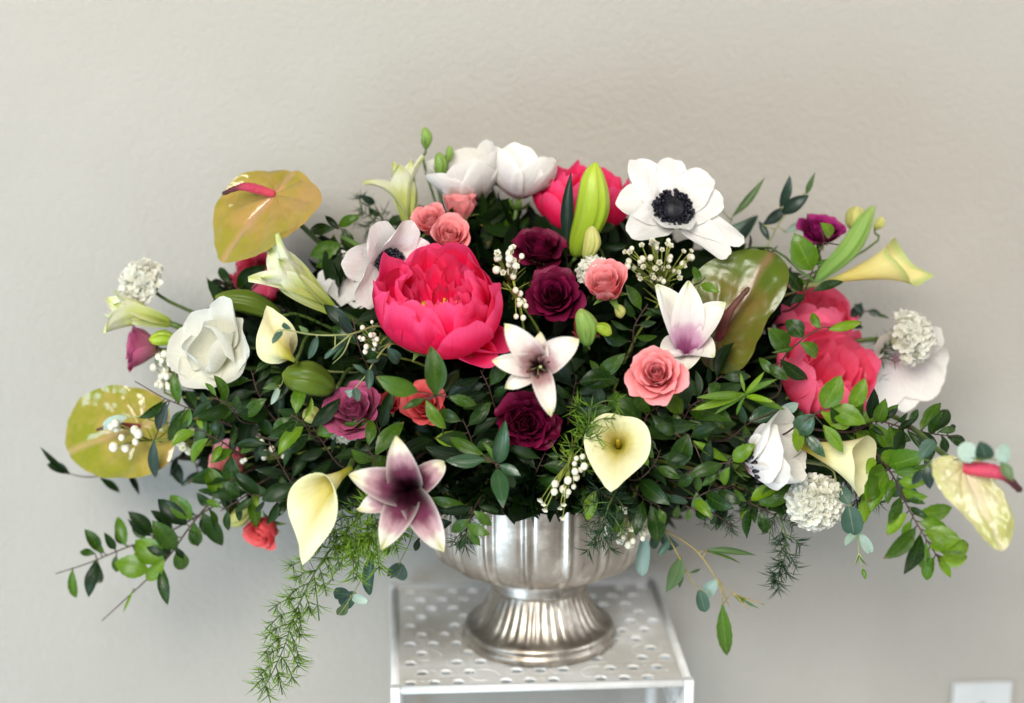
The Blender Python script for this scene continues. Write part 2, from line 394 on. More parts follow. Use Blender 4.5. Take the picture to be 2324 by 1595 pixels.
def anth_mat(name, green, tan, rib, rough=0.16):
    m, nt, out = new_mat(name)
    uv = N(nt, 'ShaderNodeUVMap')
    sep = N(nt, 'ShaderNodeSeparateXYZ'); nt.links.new(uv.outputs[0], sep.inputs[0])
    n0 = N(nt, 'ShaderNodeTexNoise', i_Scale=3.2, i_Detail=4.0, i_Roughness=0.55); nt.links.new(uv.outputs[0], n0.inputs['Vector'])
    x = math_n(nt, 'ADD', math_n(nt, 'MULTIPLY', n0.outputs[0], 1.3), math_n(nt, 'MULTIPLY', sep.outputs[0], -0.35))
    n9 = N(nt, 'ShaderNodeTexNoise', i_Scale=26.0, i_Detail=3.0); nt.links.new(uv.outputs[0], n9.inputs['Vector'])
    x = math_n(nt, 'ADD', x, math_n(nt, 'MULTIPLY', math_n(nt, 'SUBTRACT', n9.outputs[0], 0.5), 0.22))
    c = ramp(nt, [(0.20, green), (0.66, tan)], x)
    yy = math_n(nt, 'ABSOLUTE', math_n(nt, 'SUBTRACT', sep.outputs[1], 0.5))
    rf = math_n(nt, 'SUBTRACT', 1.0, math_n(nt, 'MULTIPLY', yy, 28.0)); rf.node.use_clamp = True
    c = mixc(nt, math_n(nt, 'MULTIPLY', rf, 0.6), c, rib)
    b = N(nt, 'ShaderNodeBsdfPrincipled', i_Roughness=rough)
    b.inputs['Specular IOR Level'].default_value = 0.58
    nt.links.new(c, b.inputs['Base Color'])
    n1 = N(nt, 'ShaderNodeTexNoise', i_Scale=22.0, i_Detail=3.0); nt.links.new(uv.outputs[0], n1.inputs['Vector'])
    bm = N(nt, 'ShaderNodeBump'); bm.inputs['Strength'].default_value = 0.25; bm.inputs['Distance'].default_value = 0.002
    nt.links.new(n1.outputs[0], bm.inputs['Height']); nt.links.new(bm.outputs[0], b.inputs['Normal'])
    t = N(nt, 'ShaderNodeBsdfTranslucent'); nt.links.new(c, t.inputs[0])
    mx = N(nt, 'ShaderNodeMixShader'); mx.inputs[0].default_value = 0.18
    nt.links.new(b.outputs[0], mx.inputs[1]); nt.links.new(t.outputs[0], mx.inputs[2])
    nt.links.new(mx.outputs[0], out.inputs[0])
    return m
MAT['anth_tan'] = anth_mat('tan anthurium spathe', (0.34, 0.29, 0.04, 1), (0.47, 0.29, 0.085, 1), (0.60, 0.33, 0.20, 1), 0.18)
MAT['anth_lime'] = anth_mat('lime anthurium spathe', (0.27, 0.28, 0.025, 1), (0.44, 0.32, 0.08, 1), (0.60, 0.38, 0.20, 1), 0.18)
MAT['anth_green'] = anth_mat('green anthurium spathe', (0.105, 0.16, 0.014, 1), (0.20, 0.15, 0.03, 1), (0.36, 0.18, 0.12, 1), 0.30)
MAT['anth_cream'] = anth_mat('cream anthurium spathe', (0.50, 0.51, 0.17, 1), (0.80, 0.74, 0.46, 1), (0.80, 0.70, 0.52, 1), 0.14)
MAT['spadix'] = petal_mat('red spadix', [(0.0, (0.66, 0.07, 0.12, 1)), (0.45, (0.50, 0.05, 0.10, 1)), (0.75, (0.10, 0.02, 0.03, 1)), (1.0, (0.05, 0.018, 0.02, 1))], 0.5, 0.0, 0.15, 0.0)
MAT['spadix_dark'] = petal_mat('brown spadix', [(0.0, (0.30, 0.05, 0.06, 1)), (0.4, (0.15, 0.045, 0.04, 1)), (1.0, (0.10, 0.045, 0.03, 1))], 0.5, 0.0, 0.15, 0.0)

# wall: sprayed orange-peel plaster
def wall_mat():
    m, nt, out = new_mat('textured wall paint')
    tc = N(nt, 'ShaderNodeTexCoord')
    n0 = N(nt, 'ShaderNodeTexNoise', i_Scale=150.0, i_Detail=3.0, i_Roughness=0.55, i_Distortion=0.1); nt.links.new(tc.outputs['Object'], n0.inputs['Vector'])
    n1 = N(nt, 'ShaderNodeTexNoise', i_Scale=190.0, i_Detail=3.0); nt.links.new(tc.outputs['Object'], n1.inputs['Vector'])
    n2 = N(nt, 'ShaderNodeTexNoise', i_Scale=2.6, i_Detail=5.0, i_Roughness=0.6); nt.links.new(tc.outputs['Object'], n2.inputs['Vector'])
    hr = N(nt, 'ShaderNodeMapRange', interpolation_type='SMOOTHSTEP'); nt.links.new(n0.outputs[0], hr.inputs[0]); hr.inputs[1].default_value = 0.36; hr.inputs[2].default_value = 0.62
    h = math_n(nt, 'ADD', hr.outputs[0], math_n(nt, 'MULTIPLY', n1.outputs[0], 0.30))
    c = ramp(nt, [(0.28, (0.388, 0.368, 0.326, 1)), (0.5, (0.412, 0.392, 0.350, 1)), (0.72, (0.430, 0.410, 0.368, 1))], n2.outputs[0])
    b = N(nt, 'ShaderNodeBsdfPrincipled', i_Roughness=0.62)
    b.inputs['Specular IOR Level'].default_value = 0.3
    nt.links.new(c, b.inputs['Base Color'])
    bm = N(nt, 'ShaderNodeBump'); bm.inputs['Strength'].default_value = 0.36; bm.inputs['Distance'].default_value = 0.0014
    nt.links.new(h, bm.inputs['Height']); nt.links.new(bm.outputs[0], b.inputs['Normal'])
    nt.links.new(b.outputs[0], out.inputs[0])
    return m
MAT['wall'] = wall_mat()
MAT['floor'] = plain_mat('pale floor', (0.66, 0.67, 0.69, 1), 0.5, 0.1, 6)

def metal_mat():
    m, nt, out = new_mat('tarnished silver')
    tc = N(nt, 'ShaderNodeTexCoord')
    n0 = N(nt, 'ShaderNodeTexNoise', i_Scale=26.0, i_Detail=6.0, i_Roughness=0.65); nt.links.new(tc.outputs['Object'], n0.inputs['Vector'])
    n1 = N(nt, 'ShaderNodeTexNoise', i_Scale=160.0, i_Detail=4.0); nt.links.new(tc.outputs['Object'], n1.inputs['Vector'])
    mp = N(nt, 'ShaderNodeMapping'); mp.inputs['Scale'].default_value = (60, 60, 5)
    nt.links.new(tc.outputs['Object'], mp.inputs[0])
    n2 = N(nt, 'ShaderNodeTexNoise', i_Scale=1.0, i_Detail=4.0); nt.links.new(mp.outputs[0], n2.inputs['Vector'])
    k = math_n(nt, 'ADD', math_n(nt, 'MULTIPLY', n0.outputs[0], 0.6), math_n(nt, 'MULTIPLY', n2.outputs[0], 0.4))
    c = ramp(nt, [(0.33, (0.24, 0.205, 0.165, 1)), (0.50, (0.45, 0.40, 0.345, 1)), (0.64, (0.78, 0.74, 0.665, 1))], k)
    b = N(nt, 'ShaderNodeBsdfPrincipled', i_Metallic=1.0)
    nt.links.new(c, b.inputs['Base Color'])
    nt.links.new(math_n(nt, 'ADD', math_n(nt, 'MULTIPLY', n1.outputs[0], 0.24), 0.29), b.inputs['Roughness'])
    bm = N(nt, 'ShaderNodeBump'); bm.inputs['Strength'].default_value = 0.2; bm.inputs['Distance'].default_value = 0.001
    nt.links.new(k, bm.inputs['Height']); nt.links.new(bm.outputs[0], b.inputs['Normal'])
    nt.links.new(b.outputs[0], out.inputs[0])
    return m
MAT['silver'] = metal_mat()
MAT['white_paint'] = plain_mat('chipped white paint', (0.74, 0.75, 0.74, 1), 0.35, 0.12, 30, spec=0.5)
MAT['plate'] = plain_mat('greyed white metal sheet', (0.84, 0.85, 0.85, 1), 0.34, 0.3, 9, spec=0.5, col2=(0.62, 0.60, 0.55, 1), bump=0.2)
MAT['stud'] = plain_mat('white paint stud', (0.84, 0.84, 0.83, 1), 0.3, 0.15, 60, spec=0.6)
MAT['cover'] = plain_mat('white plastic cover plate', (0.60, 0.62, 0.62, 1), 0.35, 0.05, 30, spec=0.5)
MAT['screw'] = plain_mat('painted screw', (0.42, 0.44, 0.44, 1), 0.4, 0.2, 100, spec=0.6)
MAT['slot'] = plain_mat('screw slot', (0.05, 0.05, 0.05, 1), 0.7, 0.2, 100)
MAT['foam'] = plain_mat('green foam', (0.02, 0.05, 0.02, 1), 0.9, 0.3, 100)

# ------------------------------------------------------------------ setting: wall, floor
def box_geo(x0, x1, y0, y1, z0, z1):
    V = [(x, y, z) for z in (z0, z1) for y in (y0, y1) for x in (x0, x1)]
    F = [(0, 2, 3, 1), (4, 5, 7, 6), (0, 1, 5, 4), (2, 6, 7, 3), (0, 4, 6, 2), (1, 3, 7, 5)]
    return V, F

def bevel(o, wdt, seg=2):
    b = o.modifiers.new('bevel', 'BEVEL'); b.width = wdt; b.segments = seg; b.limit_method = 'ANGLE'
    return o
YW = 0.172
V, F = box_geo(-3.0, 3.0, YW, YW + 0.1, 0.0, 2.7)
o = link(bpy.data.objects.new('wall', mesh_of('wall', V, F, None, MAT['wall'], False))); o['kind'] = 'structure'
V, F = box_geo(-3.0, 3.0, -4.0, YW - 0.001, -0.05, 0.0)
o = link(bpy.data.objects.new('floor', mesh_of('floor', V, F, None, MAT['floor'], False))); o['kind'] = 'structure'

# cover plate on the wall
pc = at(2229, 1545, YW)
cp = thing('wall_cover_plate', 'white blank electrical cover plate low on the wall at the right', 'cover plate', Matrix.Translation((pc.x, YW, pc.z - 0.057)))
V, F = box_geo(-0.0345, 0.0345, -0.0055, -0.0005, -0.057, 0.057)
bevel(part('plate', mesh_of('plate', V, F, None, MAT['cover'], False), cp), 0.002)
for zz in (0.030, -0.030):
    V, F, UV = lathe_geo([(0.0001, 0.0), (0.0032, 0.0), (0.0030, 0.0012), (0.0001, 0.0018)], 14)
    s = part('screw', mesh_of('screw', V, F, UV, MAT['screw']), cp, Matrix.Translation((0.0, -0.0055, zz)) @ Matrix.Rotation(math.pi / 2, 4, 'X'))
    V, F = box_geo(-0.0026, 0.0026, -0.0004, 0.0004, 0.0012, 0.0021)
    part('slot', mesh_of('slot', V, F, None, MAT['slot'], False), s, rotz(0.5))

# ------------------------------------------------------------------ pedestal
PX0, PX1, PY0, PY1 = -0.146, 0.137, -0.116, 0.142
ped = thing('plant_stand', 'white painted metal stand with perforated square top under the silver urn', 'stand', Matrix.Translation((0, 0, 0)))
J = Join()
nx, ny, hz0, hz1 = 12, 11, ZT - 0.0028, ZT - 0.0006
tw, tl = (PX1 - PX0 - 0.006) / nx, (PY1 - PY0 - 0.006) / ny
def tile(x0, x1, y0, y1, hole):
    cx, cy = (x0 + x1) / 2, (y0 + y1) / 2
    if not hole:
        V, F = box_geo(x0, x1, y0, y1, hz0, hz1); J.add(V, [F[0], F[1]]); return
    n = 16; ro, ri = [], []
    for k in range(n):
        a = 2 * math.pi * (k + .5) / n; c, sn = math.cos(a), math.sin(a)
        m = min((x1 - x0) / 2 / abs(c) if abs(c) > 1e-6 else 9, (y1 - y0) / 2 / abs(sn) if abs(sn) > 1e-6 else 9)
        if abs(abs(c) - abs(sn)) < .3: m = math.hypot((x1 - x0) / 2, (y1 - y0) / 2); c, sn = math.copysign((x1 - x0) / 2 / m, c), math.copysign((y1 - y0) / 2 / m, sn)
        ro.append((cx + m * c, cy + m * sn)); ri.append((cx + hole * math.cos(a), cy + hole * math.sin(a)))
    rb = [(cx + (q[0] - cx) * 1.18, cy + (q[1] - cy) * 1.18) for q in ri]
    V = [(x, y, hz1) for x, y in ro] + [(x, y, hz1 + .0005) for x, y in rb] + [(x, y, hz1) for x, y in ri] + [(x, y, hz0) for x, y in ri] + [(x, y, hz0) for x, y in ro]
    J.add(V, grid_faces(5, n, 0, True))
for jj in range(ny):
    y0 = PY0 + .003 + jj * tl
    xs = [PX0 + .003 + (k + (.5 if jj % 2 else 0)) * tw for k in range(nx + 1)]
    if jj % 2:
        tile(PX0 + .003, xs[0], y0, y0 + tl, 0); xs = xs[:-1] + [xs[-2] + tw * .5]
    for k in range(nx):
        solid = (k + 2 * (jj // 2)) % 4 == 3 or xs[k + 1] - xs[k] < tw * .8
        tile(xs[k], xs[k + 1], y0, y0 + tl, 0 if solid else .0060)
part('top_plate', J.mesh('top_plate', MAT['plate'], False), ped)
rodr = 0.0042
cs = [(PX0, PY0), (PX1, PY0), (PX1, PY1), (PX0, PY1)]
for k in range(4):
    a, b = cs[k], cs[(k + 1) % 4]
    d = Vector((b[0] - a[0], b[1] - a[1], 0)).normalized() * 0.0045
    V, F, UV = tube_geo([(a[0] + d.x, a[1] + d.y, ZT - 0.001), (b[0] - d.x, b[1] - d.y, ZT - 0.001)], rodr, 10)
    part('edge_rod', mesh_of('edge_rod', V, F, UV, MAT['white_paint']), ped)
    V, F = box_geo(-0.0048, 0.0048, -0.0048, 0.0048, 0.0, ZT + 0.0035)
    bevel(part('leg', mesh_of('leg', V, F, None, MAT['white_paint'], False), ped, Matrix.Translation((a[0], a[1], 0))), 0.0012)
    for zz in (ZT - 0.075, 0.12):
        V, F, UV = tube_geo([(a[0] + d.x, a[1] + d.y, zz), (b[0] - d.x, b[1] - d.y, zz)], 0.0034, 8)
        part('cross_rod', mesh_of('cross_rod', V, F, UV, MAT['white_paint']), ped)
# scrolled apron under each edge
def scroll(cx, cz, r, sgn):
    pts = []
    for t in np.linspace(0, 1, 22):
        a = sgn * (t * 3.6 * math.pi) - math.pi / 2
        rr = r * (0.25 + 0.75 * t)
        pts.append((cx + rr * math.cos(a), 0, cz + rr * math.sin(a)))
    return pts
for side in range(4):
    a, b = cs[side], cs[(side + 1) % 4]
    L = (Vector(b) - Vector(a)).length
    ang = math.atan2(b[1] - a[1], b[0] - a[0])
    M = Matrix.Translation((a[0], a[1], ZT)) @ rotz(ang)
    for cx, sg in ((L * 0.18, 1), (L * 0.40, -1), (L * 0.60, 1), (L * 0.82, -1)):
        V, F, UV = tube_geo(scroll(cx, -0.047, 0.027, sg), 0.0022, 6)
        part('scroll', mesh_of('scroll', V, F, UV, MAT['white_paint']), ped, M)
# raised scroll lines of the pressed sheet
for j in range(5):
    for i in range(5):
        cx = PX0 + 0.03 + i * 0.055; cy = PY0 + 0.028 + j * 0.05
        if cx * cx + cy * cy < 0.085 ** 2: continue
        pts = [(cx + 0.016 * math.cos(a) * (1 - 0.06 * a), cy + 0.016 * math.sin(a) * (1 - 0.06 * a), ZT - 0.0007) for a in np.linspace(0, 5.2, 18)]
        V, F, UV = tube_geo(pts, 0.0007, 5)
        part('embossed_line', mesh_of('embossed_line', V, F, UV, MAT['plate']), ped)

# ------------------------------------------------------------------ urn
urn = thing('urn', 'tarnished silver footed urn with fluted bowl holding the flowers', 'urn', Matrix.Translation((0.0, 0.0, ZT)))
prof = [(0.0725, 0.0), (0.0765, 0.0008), (0.0785, 0.004), (0.0785, 0.0075), (0.0765, 0.0100), (0.0755, 0.0112), (0.0765, 0.0125), (0.0760, 0.0155), (0.0735, 0.0180), (0.0705, 0.0190)]
V, F, UV = lathe_geo(prof, 96)
part('foot_ring', mesh_of('foot_ring', V, F, UV, MAT['silver']), urn)
fl = []
for t in np.linspace(0, 1, 24):
    z = 0.0185 + 0.039 * t
    fl.append((0.0715 - 0.0265 * (t ** 0.60) + 0.001 * t ** 4, z))
V, F, UV = lathe_geo(fl, 240, lambda a, t, r, z: 1 + 0.030 * (abs(math.sin(a * 20)) - 0.6) * min(1, 4 * (1 - t)) * min(1, 6 * t + 0.25))
part('fluted_foot', mesh_of('fluted_foot', V, F, UV, MAT['silver']), urn)
nk = [(0.0440, 0.0570), (0.0480, 0.0580), (0.0495, 0.0600), (0.0485, 0.0625), (0.0478, 0.0680), (0.0482, 0.0735), (0.0500, 0.0765), (0.052, 0.0775)]
V, F, UV = lathe_geo(nk, 72)
part('neck', mesh_of('neck', V, F, UV, MAT['silver']), urn)
bw = [(0.049, 0.0765), (0.062, 0.0785), (0.078, 0.0835), (0.094, 0.0915), (0.105, 0.1015), (0.1115, 0.116), (0.1140, 0.136), (0.1145, 0.160), (0.1150, 0.182), (0.1185, 0.194), (0.122, 0.198), (0.122, 0.200), (0.119, 0.2005), (0.110, 0.192), (0.107, 0.15), (0.10, 0.115), (0.07, 0.092), (0.001, 0.090)]
bw2 = spline([(r, z, 0) for r, z in bw], 70)
def lobes(a, t, r, z):
    if z < 0.0770 or t > 0.60: return 1.0
    k = min(1, max(0, (z - 0.077) / 0.010)) * min(1, max(0, (0.196 - z) / 0.010))
    c = (a * 18 / (2 * math.pi)) % 1.0
    d = min(c, 1 - c) * 2                   # 0 on the rib, 1 in the middle of a panel
    return 1 + k * (0.026 * math.exp(-(d / .13) ** 2) - 0.012 * math.exp(-((d - .30) / .11) ** 2) + 0.004 * d)
V, F, UV = lathe_geo([(p[0], p[1]) for p in bw2], 432, lobes)
part('bowl', mesh_of('bowl', V, F, UV, MAT['silver']), urn)
V, F, UV = lathe_geo([(0.001, 0.115), (0.090, 0.115), (0.100, 0.15), (0.102, 0.19), (0.07, 0.215), (0.001, 0.225)], 32)
o = link(bpy.data.objects.new('floral_foam', mesh_of('floral_foam', V, F, UV, MAT['foam'])))
o.location = (0, 0, ZT)
tag(o, 'dark green floral foam block inside the silver urn', 'foam')

# ------------------------------------------------------------------ petals and flower parts
def petal_geo(L, W, prof, th0, th1, cup=0.6, cup1=None, nu=9, nv=10, k=1.0, rnd=0.0, rp=2.4, ruf=0.0, rf=3.0, notch=0.0, r0=0.0, rib=0.0, curl=0.0, twist=0.0):
    t = np.linspace(0, 1, nv)
    u = np.linspace(-1, 1, nu)
    ns = 60
    s = np.linspace(0, 1.25, ns)
    th = th0 + (th1 - th0) * np.clip(s, 0, 1.2) ** k
    if curl:
        th = th + curl * np.clip((s - 0.72) / 0.28, 0, 1.4) ** 1.5
    ds = np.diff(s, prepend=0) * L
    X = np.cumsum(np.sin(th) * ds); Z = np.cumsum(np.cos(th) * ds)
    pt = np.array([p[0] for p in prof]); pw = np.array([p[1] for p in prof])
    wd = np.interp(t, pt, pw)
    # smooth the profile a little
    kern = np.array([0.25, 0.5, 0.25]); wd2 = np.convolve(np.pad(wd, 1, mode='edge'), kern, 'valid'); wd2[-1] = wd[-1]
    wd = wd2 * W / 2
    ph = rng.uniform(0, 6.28, 4)
    P = np.zeros((nv, nu, 3)); UVs = np.zeros((nv, nu, 2))
    for j in range(nv):
        a = cup + ((cup1 if cup1 is not None else cup) - cup) * t[j]
        if abs(a) < 0.05: a = 0.05
        wv = np.sin(rf * u * 1.7 + ph[0]) * 0.6 + np.sin(rf * 2.3 * u + ph[1]) * 0.4
        sj = t[j] * ((1 - rnd * np.abs(u) ** rp) if rp > 0 else (1 - rnd * (1 - np.sqrt(1 - .97 * u * u)))) * (1 + notch * t[j] * (np.sin(rf * 2.9 * u + ph[2]) + 0.6 * np.sin(rf * 5.1 * u + ph[3])))
        cx = np.interp(sj, s, X); cz = np.interp(sj, s, Z); ct = np.interp(sj, s, th)
        au = a * u
        lat = wd[j] * np.sin(au) / a
        dep = wd[j] * (1 - np.cos(au)) / a
        dep = dep - ruf * L * wv * (t[j] ** 2) * (0.35 + 0.65 * np.abs(u)) - rib * W * (np.exp(-(u / 0.16) ** 2)) * math.sin(math.pi * min(1, t[j] * 1.05))
        if twist:
            tw = twist * t[j]
            lat, dep = lat * math.cos(tw) - dep * math.sin(tw), lat * math.sin(tw) + dep * math.cos(tw)
        P[j, :, 0] = r0 + cx - dep * np.cos(ct)
        P[j, :, 1] = lat
        P[j, :, 2] = cz + dep * np.sin(ct)
        UVs[j, :, 0] = u * 0.5 + 0.5
        UVs[j, :, 1] = t[j]
    return P.reshape(-1, 3), grid_faces(nv, nu), UVs.reshape(-1, 2)

D = math.radians
ROUND = [(0, .30), (.2, .55), (.5, .90), (.75, 1.0), (1, .86)]
BROAD = [(0, .26), (.25, .62), (.55, .95), (.8, 1.0), (1, .90)]
LANCE = [(0, .34), (.25, .72), (.5, 1.0), (.68, .93), (.82, .68), (.93, .34), (1, .03)]
LEAF = [(0, .05), (.10, .40), (.26, .84), (.42, 1.0), (.58, .93), (.74, .70), (.86, .42), (.95, .17), (1, .01)]
OVAL = [(0, .08), (.1, .58), (.28, .92), (.5, 1.0), (.72, .92), (.88, .62), (.96, .36), (1, .05)]
SPEAR = [(0, .06), (.12, .50), (.3, .95), (.45, 1.0), (.62, .80), (.8, .42), (.92, .17), (1, .02)]
NARROW = [(0, .15), (.2, .75), (.45, 1.0), (.7, .85), (.9, .4), (1, .03)]

def put_petal(root, M, mat, name='petal', **kw):
    V, F, UV = petal_geo(**kw)
    return part(name, mesh_of(name, V, F, UV, mat), root, M)

def anchor():
    return Vector((random.uniform(-0.05, 0.05), random.uniform(-0.04, 0.04), ZT + 0.19))

def stem_to(root, M, r=0.0022, mat=None, start=(0, 0, 0), back=0.06, end=None):
    """stem from the flower's base, first along its axis, then bending into the urn"""
    inv = M.inverted()
    p0 = M @ Vector(start)
    ax = (M.to_3x3() @ Vector((0, 0, 1))).normalized()
    p1 = p0 - ax * back
    p1.y = min(.09, max(p1.y, -.015))
    e = end or anchor()
    p2 = e + Vector((0, 0, 0.03)) + (p1 - e) * 0.3
    p2.y = max(p2.y, .0)
    pts = [p0, p1, p2, e]
    P = [inv @ Vector(p) for p in spline(pts, 14)]
    return part('stem', tube('stem', P, r, mat or MAT['stem'], 7), root)

def flower_root(name, label, cat, c, Y, axis, roll=0.0, off=0.0, group=None):
    """c = picture spot of the flower's middle; off = metres from base to middle along the axis"""
    p = at(c[0], c[1], Y)
    M = frame(vdir(*axis), roll)
    z = Vector((M[0][2], M[1][2], M[2][2]))
    M.translation = p - z * off
    return thing(name, label, cat, M, group), M

def calyx(root, R, n=5, mat=None, L=0.7, th=(60, 120)):
    for i in range(n):
        put_petal(root, rotz(i * 2 * math.pi / n + random.uniform(-.2, .2)), mat or MAT['sepal'], 'sepal',
                  L=R * L * random.uniform(.85, 1.15), W=R * 0.24, prof=SPEAR, th0=D(th[0]), th1=D(th[1] + random.uniform(-25, 25)), cup=0.5, nu=5, nv=7)

def rose(label, c, Y, rpx, axis, mat='coral', n=26, openness=1.0, roll=0, group='roses in the arrangement', name='rose', ruf=0.02, tight=1.0):
    p = at(c[0], c[1], Y); R = rpx * mpp(p) / (.62 + .38 * min(1, openness))
    root, M = flower_root(name, label, 'rose' if name != 'carnation' else 'carnation', c, Y, axis, roll, R * 0.62, group)
    pw = random.uniform(.7, 1.1); tilt = random.uniform(0, 6.28); lop = random.uniform(.0, .22); nt_ = random.uniform(.008, .03)
    for i in range(n):
        f = i / (n - 1)
        g = f ** pw
        g = min(1.0, max(0.0, g * (1 + lop * math.cos(i * 2.3999 - tilt))))
        th0 = D(18 + 60 * g * openness); th1 = D(-14 * (1 - g) + (-8 + 46 * g) * g * openness)
        L = R * (0.98 + 0.30 * g)
        rho = R * (0.10 + 0.80 * g)
        W = R * (0.55 + 0.85 * g)
        a = min(1.75, max(0.55, (W / 2) / rho * 1.05)) * tight
        put_petal(root, rotz(i * 2.3999 + random.uniform(-.15, .15)), MAT[mat], L=L * random.uniform(.95, 1.05), W=W, prof=BROAD,
                  th0=th0, th1=th1, cup=a * 0.8, cup1=a, nu=11, nv=10, rnd=0.20, rp=2.6, ruf=ruf * (0.5 + g) * random.uniform(.6, 2.2), rf=random.uniform(1.6, 3.0), notch=nt_, k=0.8,
                  curl=D(10 + 62 * g) * openness, r0=R * 0.015)
    calyx(root, R)
    stem_to(root, M, 0.0022)
    return root

def peony(label, c, Y, rpx, axis, mat='peony', roll=0, stamens=True, rings=None, droop=None, group='peonies in the arrangement', off=0.52):
    p = at(c[0], c[1], Y); R = rpx * mpp(p)
    root, M = flower_root('peony', label, 'peony', c, Y, axis, roll, R * off, group)
    rings = rings or [(8, 1.48, .90, 108, -24, .62), (9, 1.44, .78, 100, -26, .64), (11, 1.30, .60, 90, -26, .68), (12, 1.08, .46, 78, -18, .75), (11, .80, .32, 68, -4, .8)]
    for q, (n, L, W, t0, t1, cu) in enumerate(rings):
        for i in range(n):
            az = 2 * math.pi * (i + 0.5 * (q % 2)) / n + random.uniform(-.18, .18)
            put_petal(root, rotz(az), MAT[mat], L=R * L * random.uniform(.92, 1.08), W=R * W * random.uniform(.9, 1.1), prof=BROAD,
                      th0=D(t0 + random.uniform(-7, 7)), th1=D(t1 + random.uniform(-20, 20)), cup=cu, cup1=cu * random.uniform(.8, 1.4), twist=random.uniform(-.15, .15), nu=15, nv=13, rnd=0.34, rp=-1,
                      ruf=0.045 + 0.022 * q, rf=2.0 + 0.4 * q, notch=0.012 + .010 * q, k=1.0)
    if droop:
        for az, L, W, a0, a1 in droop:
            put_petal(root, rotz(D(az)), MAT[mat], L=R * L, W=R * W, prof=BROAD, th0=D(a0), th1=D(a1), cup=.9, cup1=1.2, nu=13, nv=13, rnd=.5, rp=-1, ruf=.03, rf=1.8, notch=.008)
    if stamens:
        J = Join()
        for i in range(70):
            a = random.uniform(0, 6.28); rr = R * 0.22 * math.sqrt(random.random())
            h = R * random.uniform(.30, .46)
            q = Vector((math.cos(a), math.sin(a), 0))
            J.tube([q * rr * .4, q * rr + Vector((0, 0, h * .6)), q * rr * 1.6 + Vector((0, 0, h))], [R * .008, R * .008, R * .022], 4)
        part('stamens', J.mesh('stamens', MAT['gold']), root, kind='stuff')
    calyx(root, R, 5, L=.6)
    stem_to(root, M, 0.003)
    return root

def anemone(label, c, Y, rpx, axis, roll=0, mat='white', n=8, th=(48, 82), W=.92, cs=1.0, centre=True, off=.12, spec=None, ruf=.085, group='white anemones in the arrangement', collar=True):
    p = at(c[0], c[1], Y); R = rpx * mpp(p)
    root, M = flower_root('anemone', label, 'anemone', c, Y, axis, roll, R * off, group)
    spec = spec or [(360 * i / n + random.uniform(-9, 9), 1.0 + random.uniform(-.08, .08), th[0] + random.uniform(-5, 5), th[1] + random.uniform(-14, 14), W * random.uniform(.9, 1.1)) for i in range(n)]
    for q, (az, L, t0, t1, wd) in enumerate(spec):
        put_petal(root, rotz(D(az)) @ Matrix.Translation((0, 0, 0.0008 * (q % 2))), MAT[mat], L=R * L * 1.08, W=R * wd, prof=ROUND, th0=D(t0), th1=D(t1), cup=.45, cup1=.62, nu=13, nv=13,
                  rnd=.40, rp=-1, ruf=ruf, rf=2.1, notch=.014)
    if centre:
        V, F, UV = sphere_geo(R * .23 * cs, 18, 12, 0.75)
        V = [tuple(np.array(v) * (1 + random.uniform(-.06, .06))) for v in V]
        part('centre', mesh_of('centre', V, F, UV, MAT['black']), root, Matrix.Translation((0, 0, R * .26)))
        J = Join()
        for i in range(230):
            a = random.uniform(0, 6.28); r1 = R * random.uniform(.20, .385) * cs
            h = R * random.uniform(.18, .34)
            q = Vector((math.cos(a), math.sin(a), 0))
            J.tube([q * R * .10 + Vector((0, 0, R * .05)), q * r1 * .8 + Vector((0, 0, h * .8)), q * r1 + Vector((0, 0, h))], [R * .006] * 3, 3)
            V, F, UV = sphere_geo(R * random.uniform(.028, .042), 6, 5, 1.3)
            J.add([(Vector(v) + q * r1 + Vector((0, 0, h))) for v in V], F, UV)
        part('stamens', J.mesh('stamens', MAT['stamen']), root, kind='stuff')
    if collar:
        for i in range(9):
            put_petal(root, rotz(i * .7) @ Matrix.Translation((0, 0, -R * .22)), MAT['sepal'], 'sepal', L=R * .38, W=R * .13, prof=SPEAR, th0=D(75), th1=D(35), cup=.4, nu=4, nv=6)
    stem_to(root, M, 0.0024)
    return root

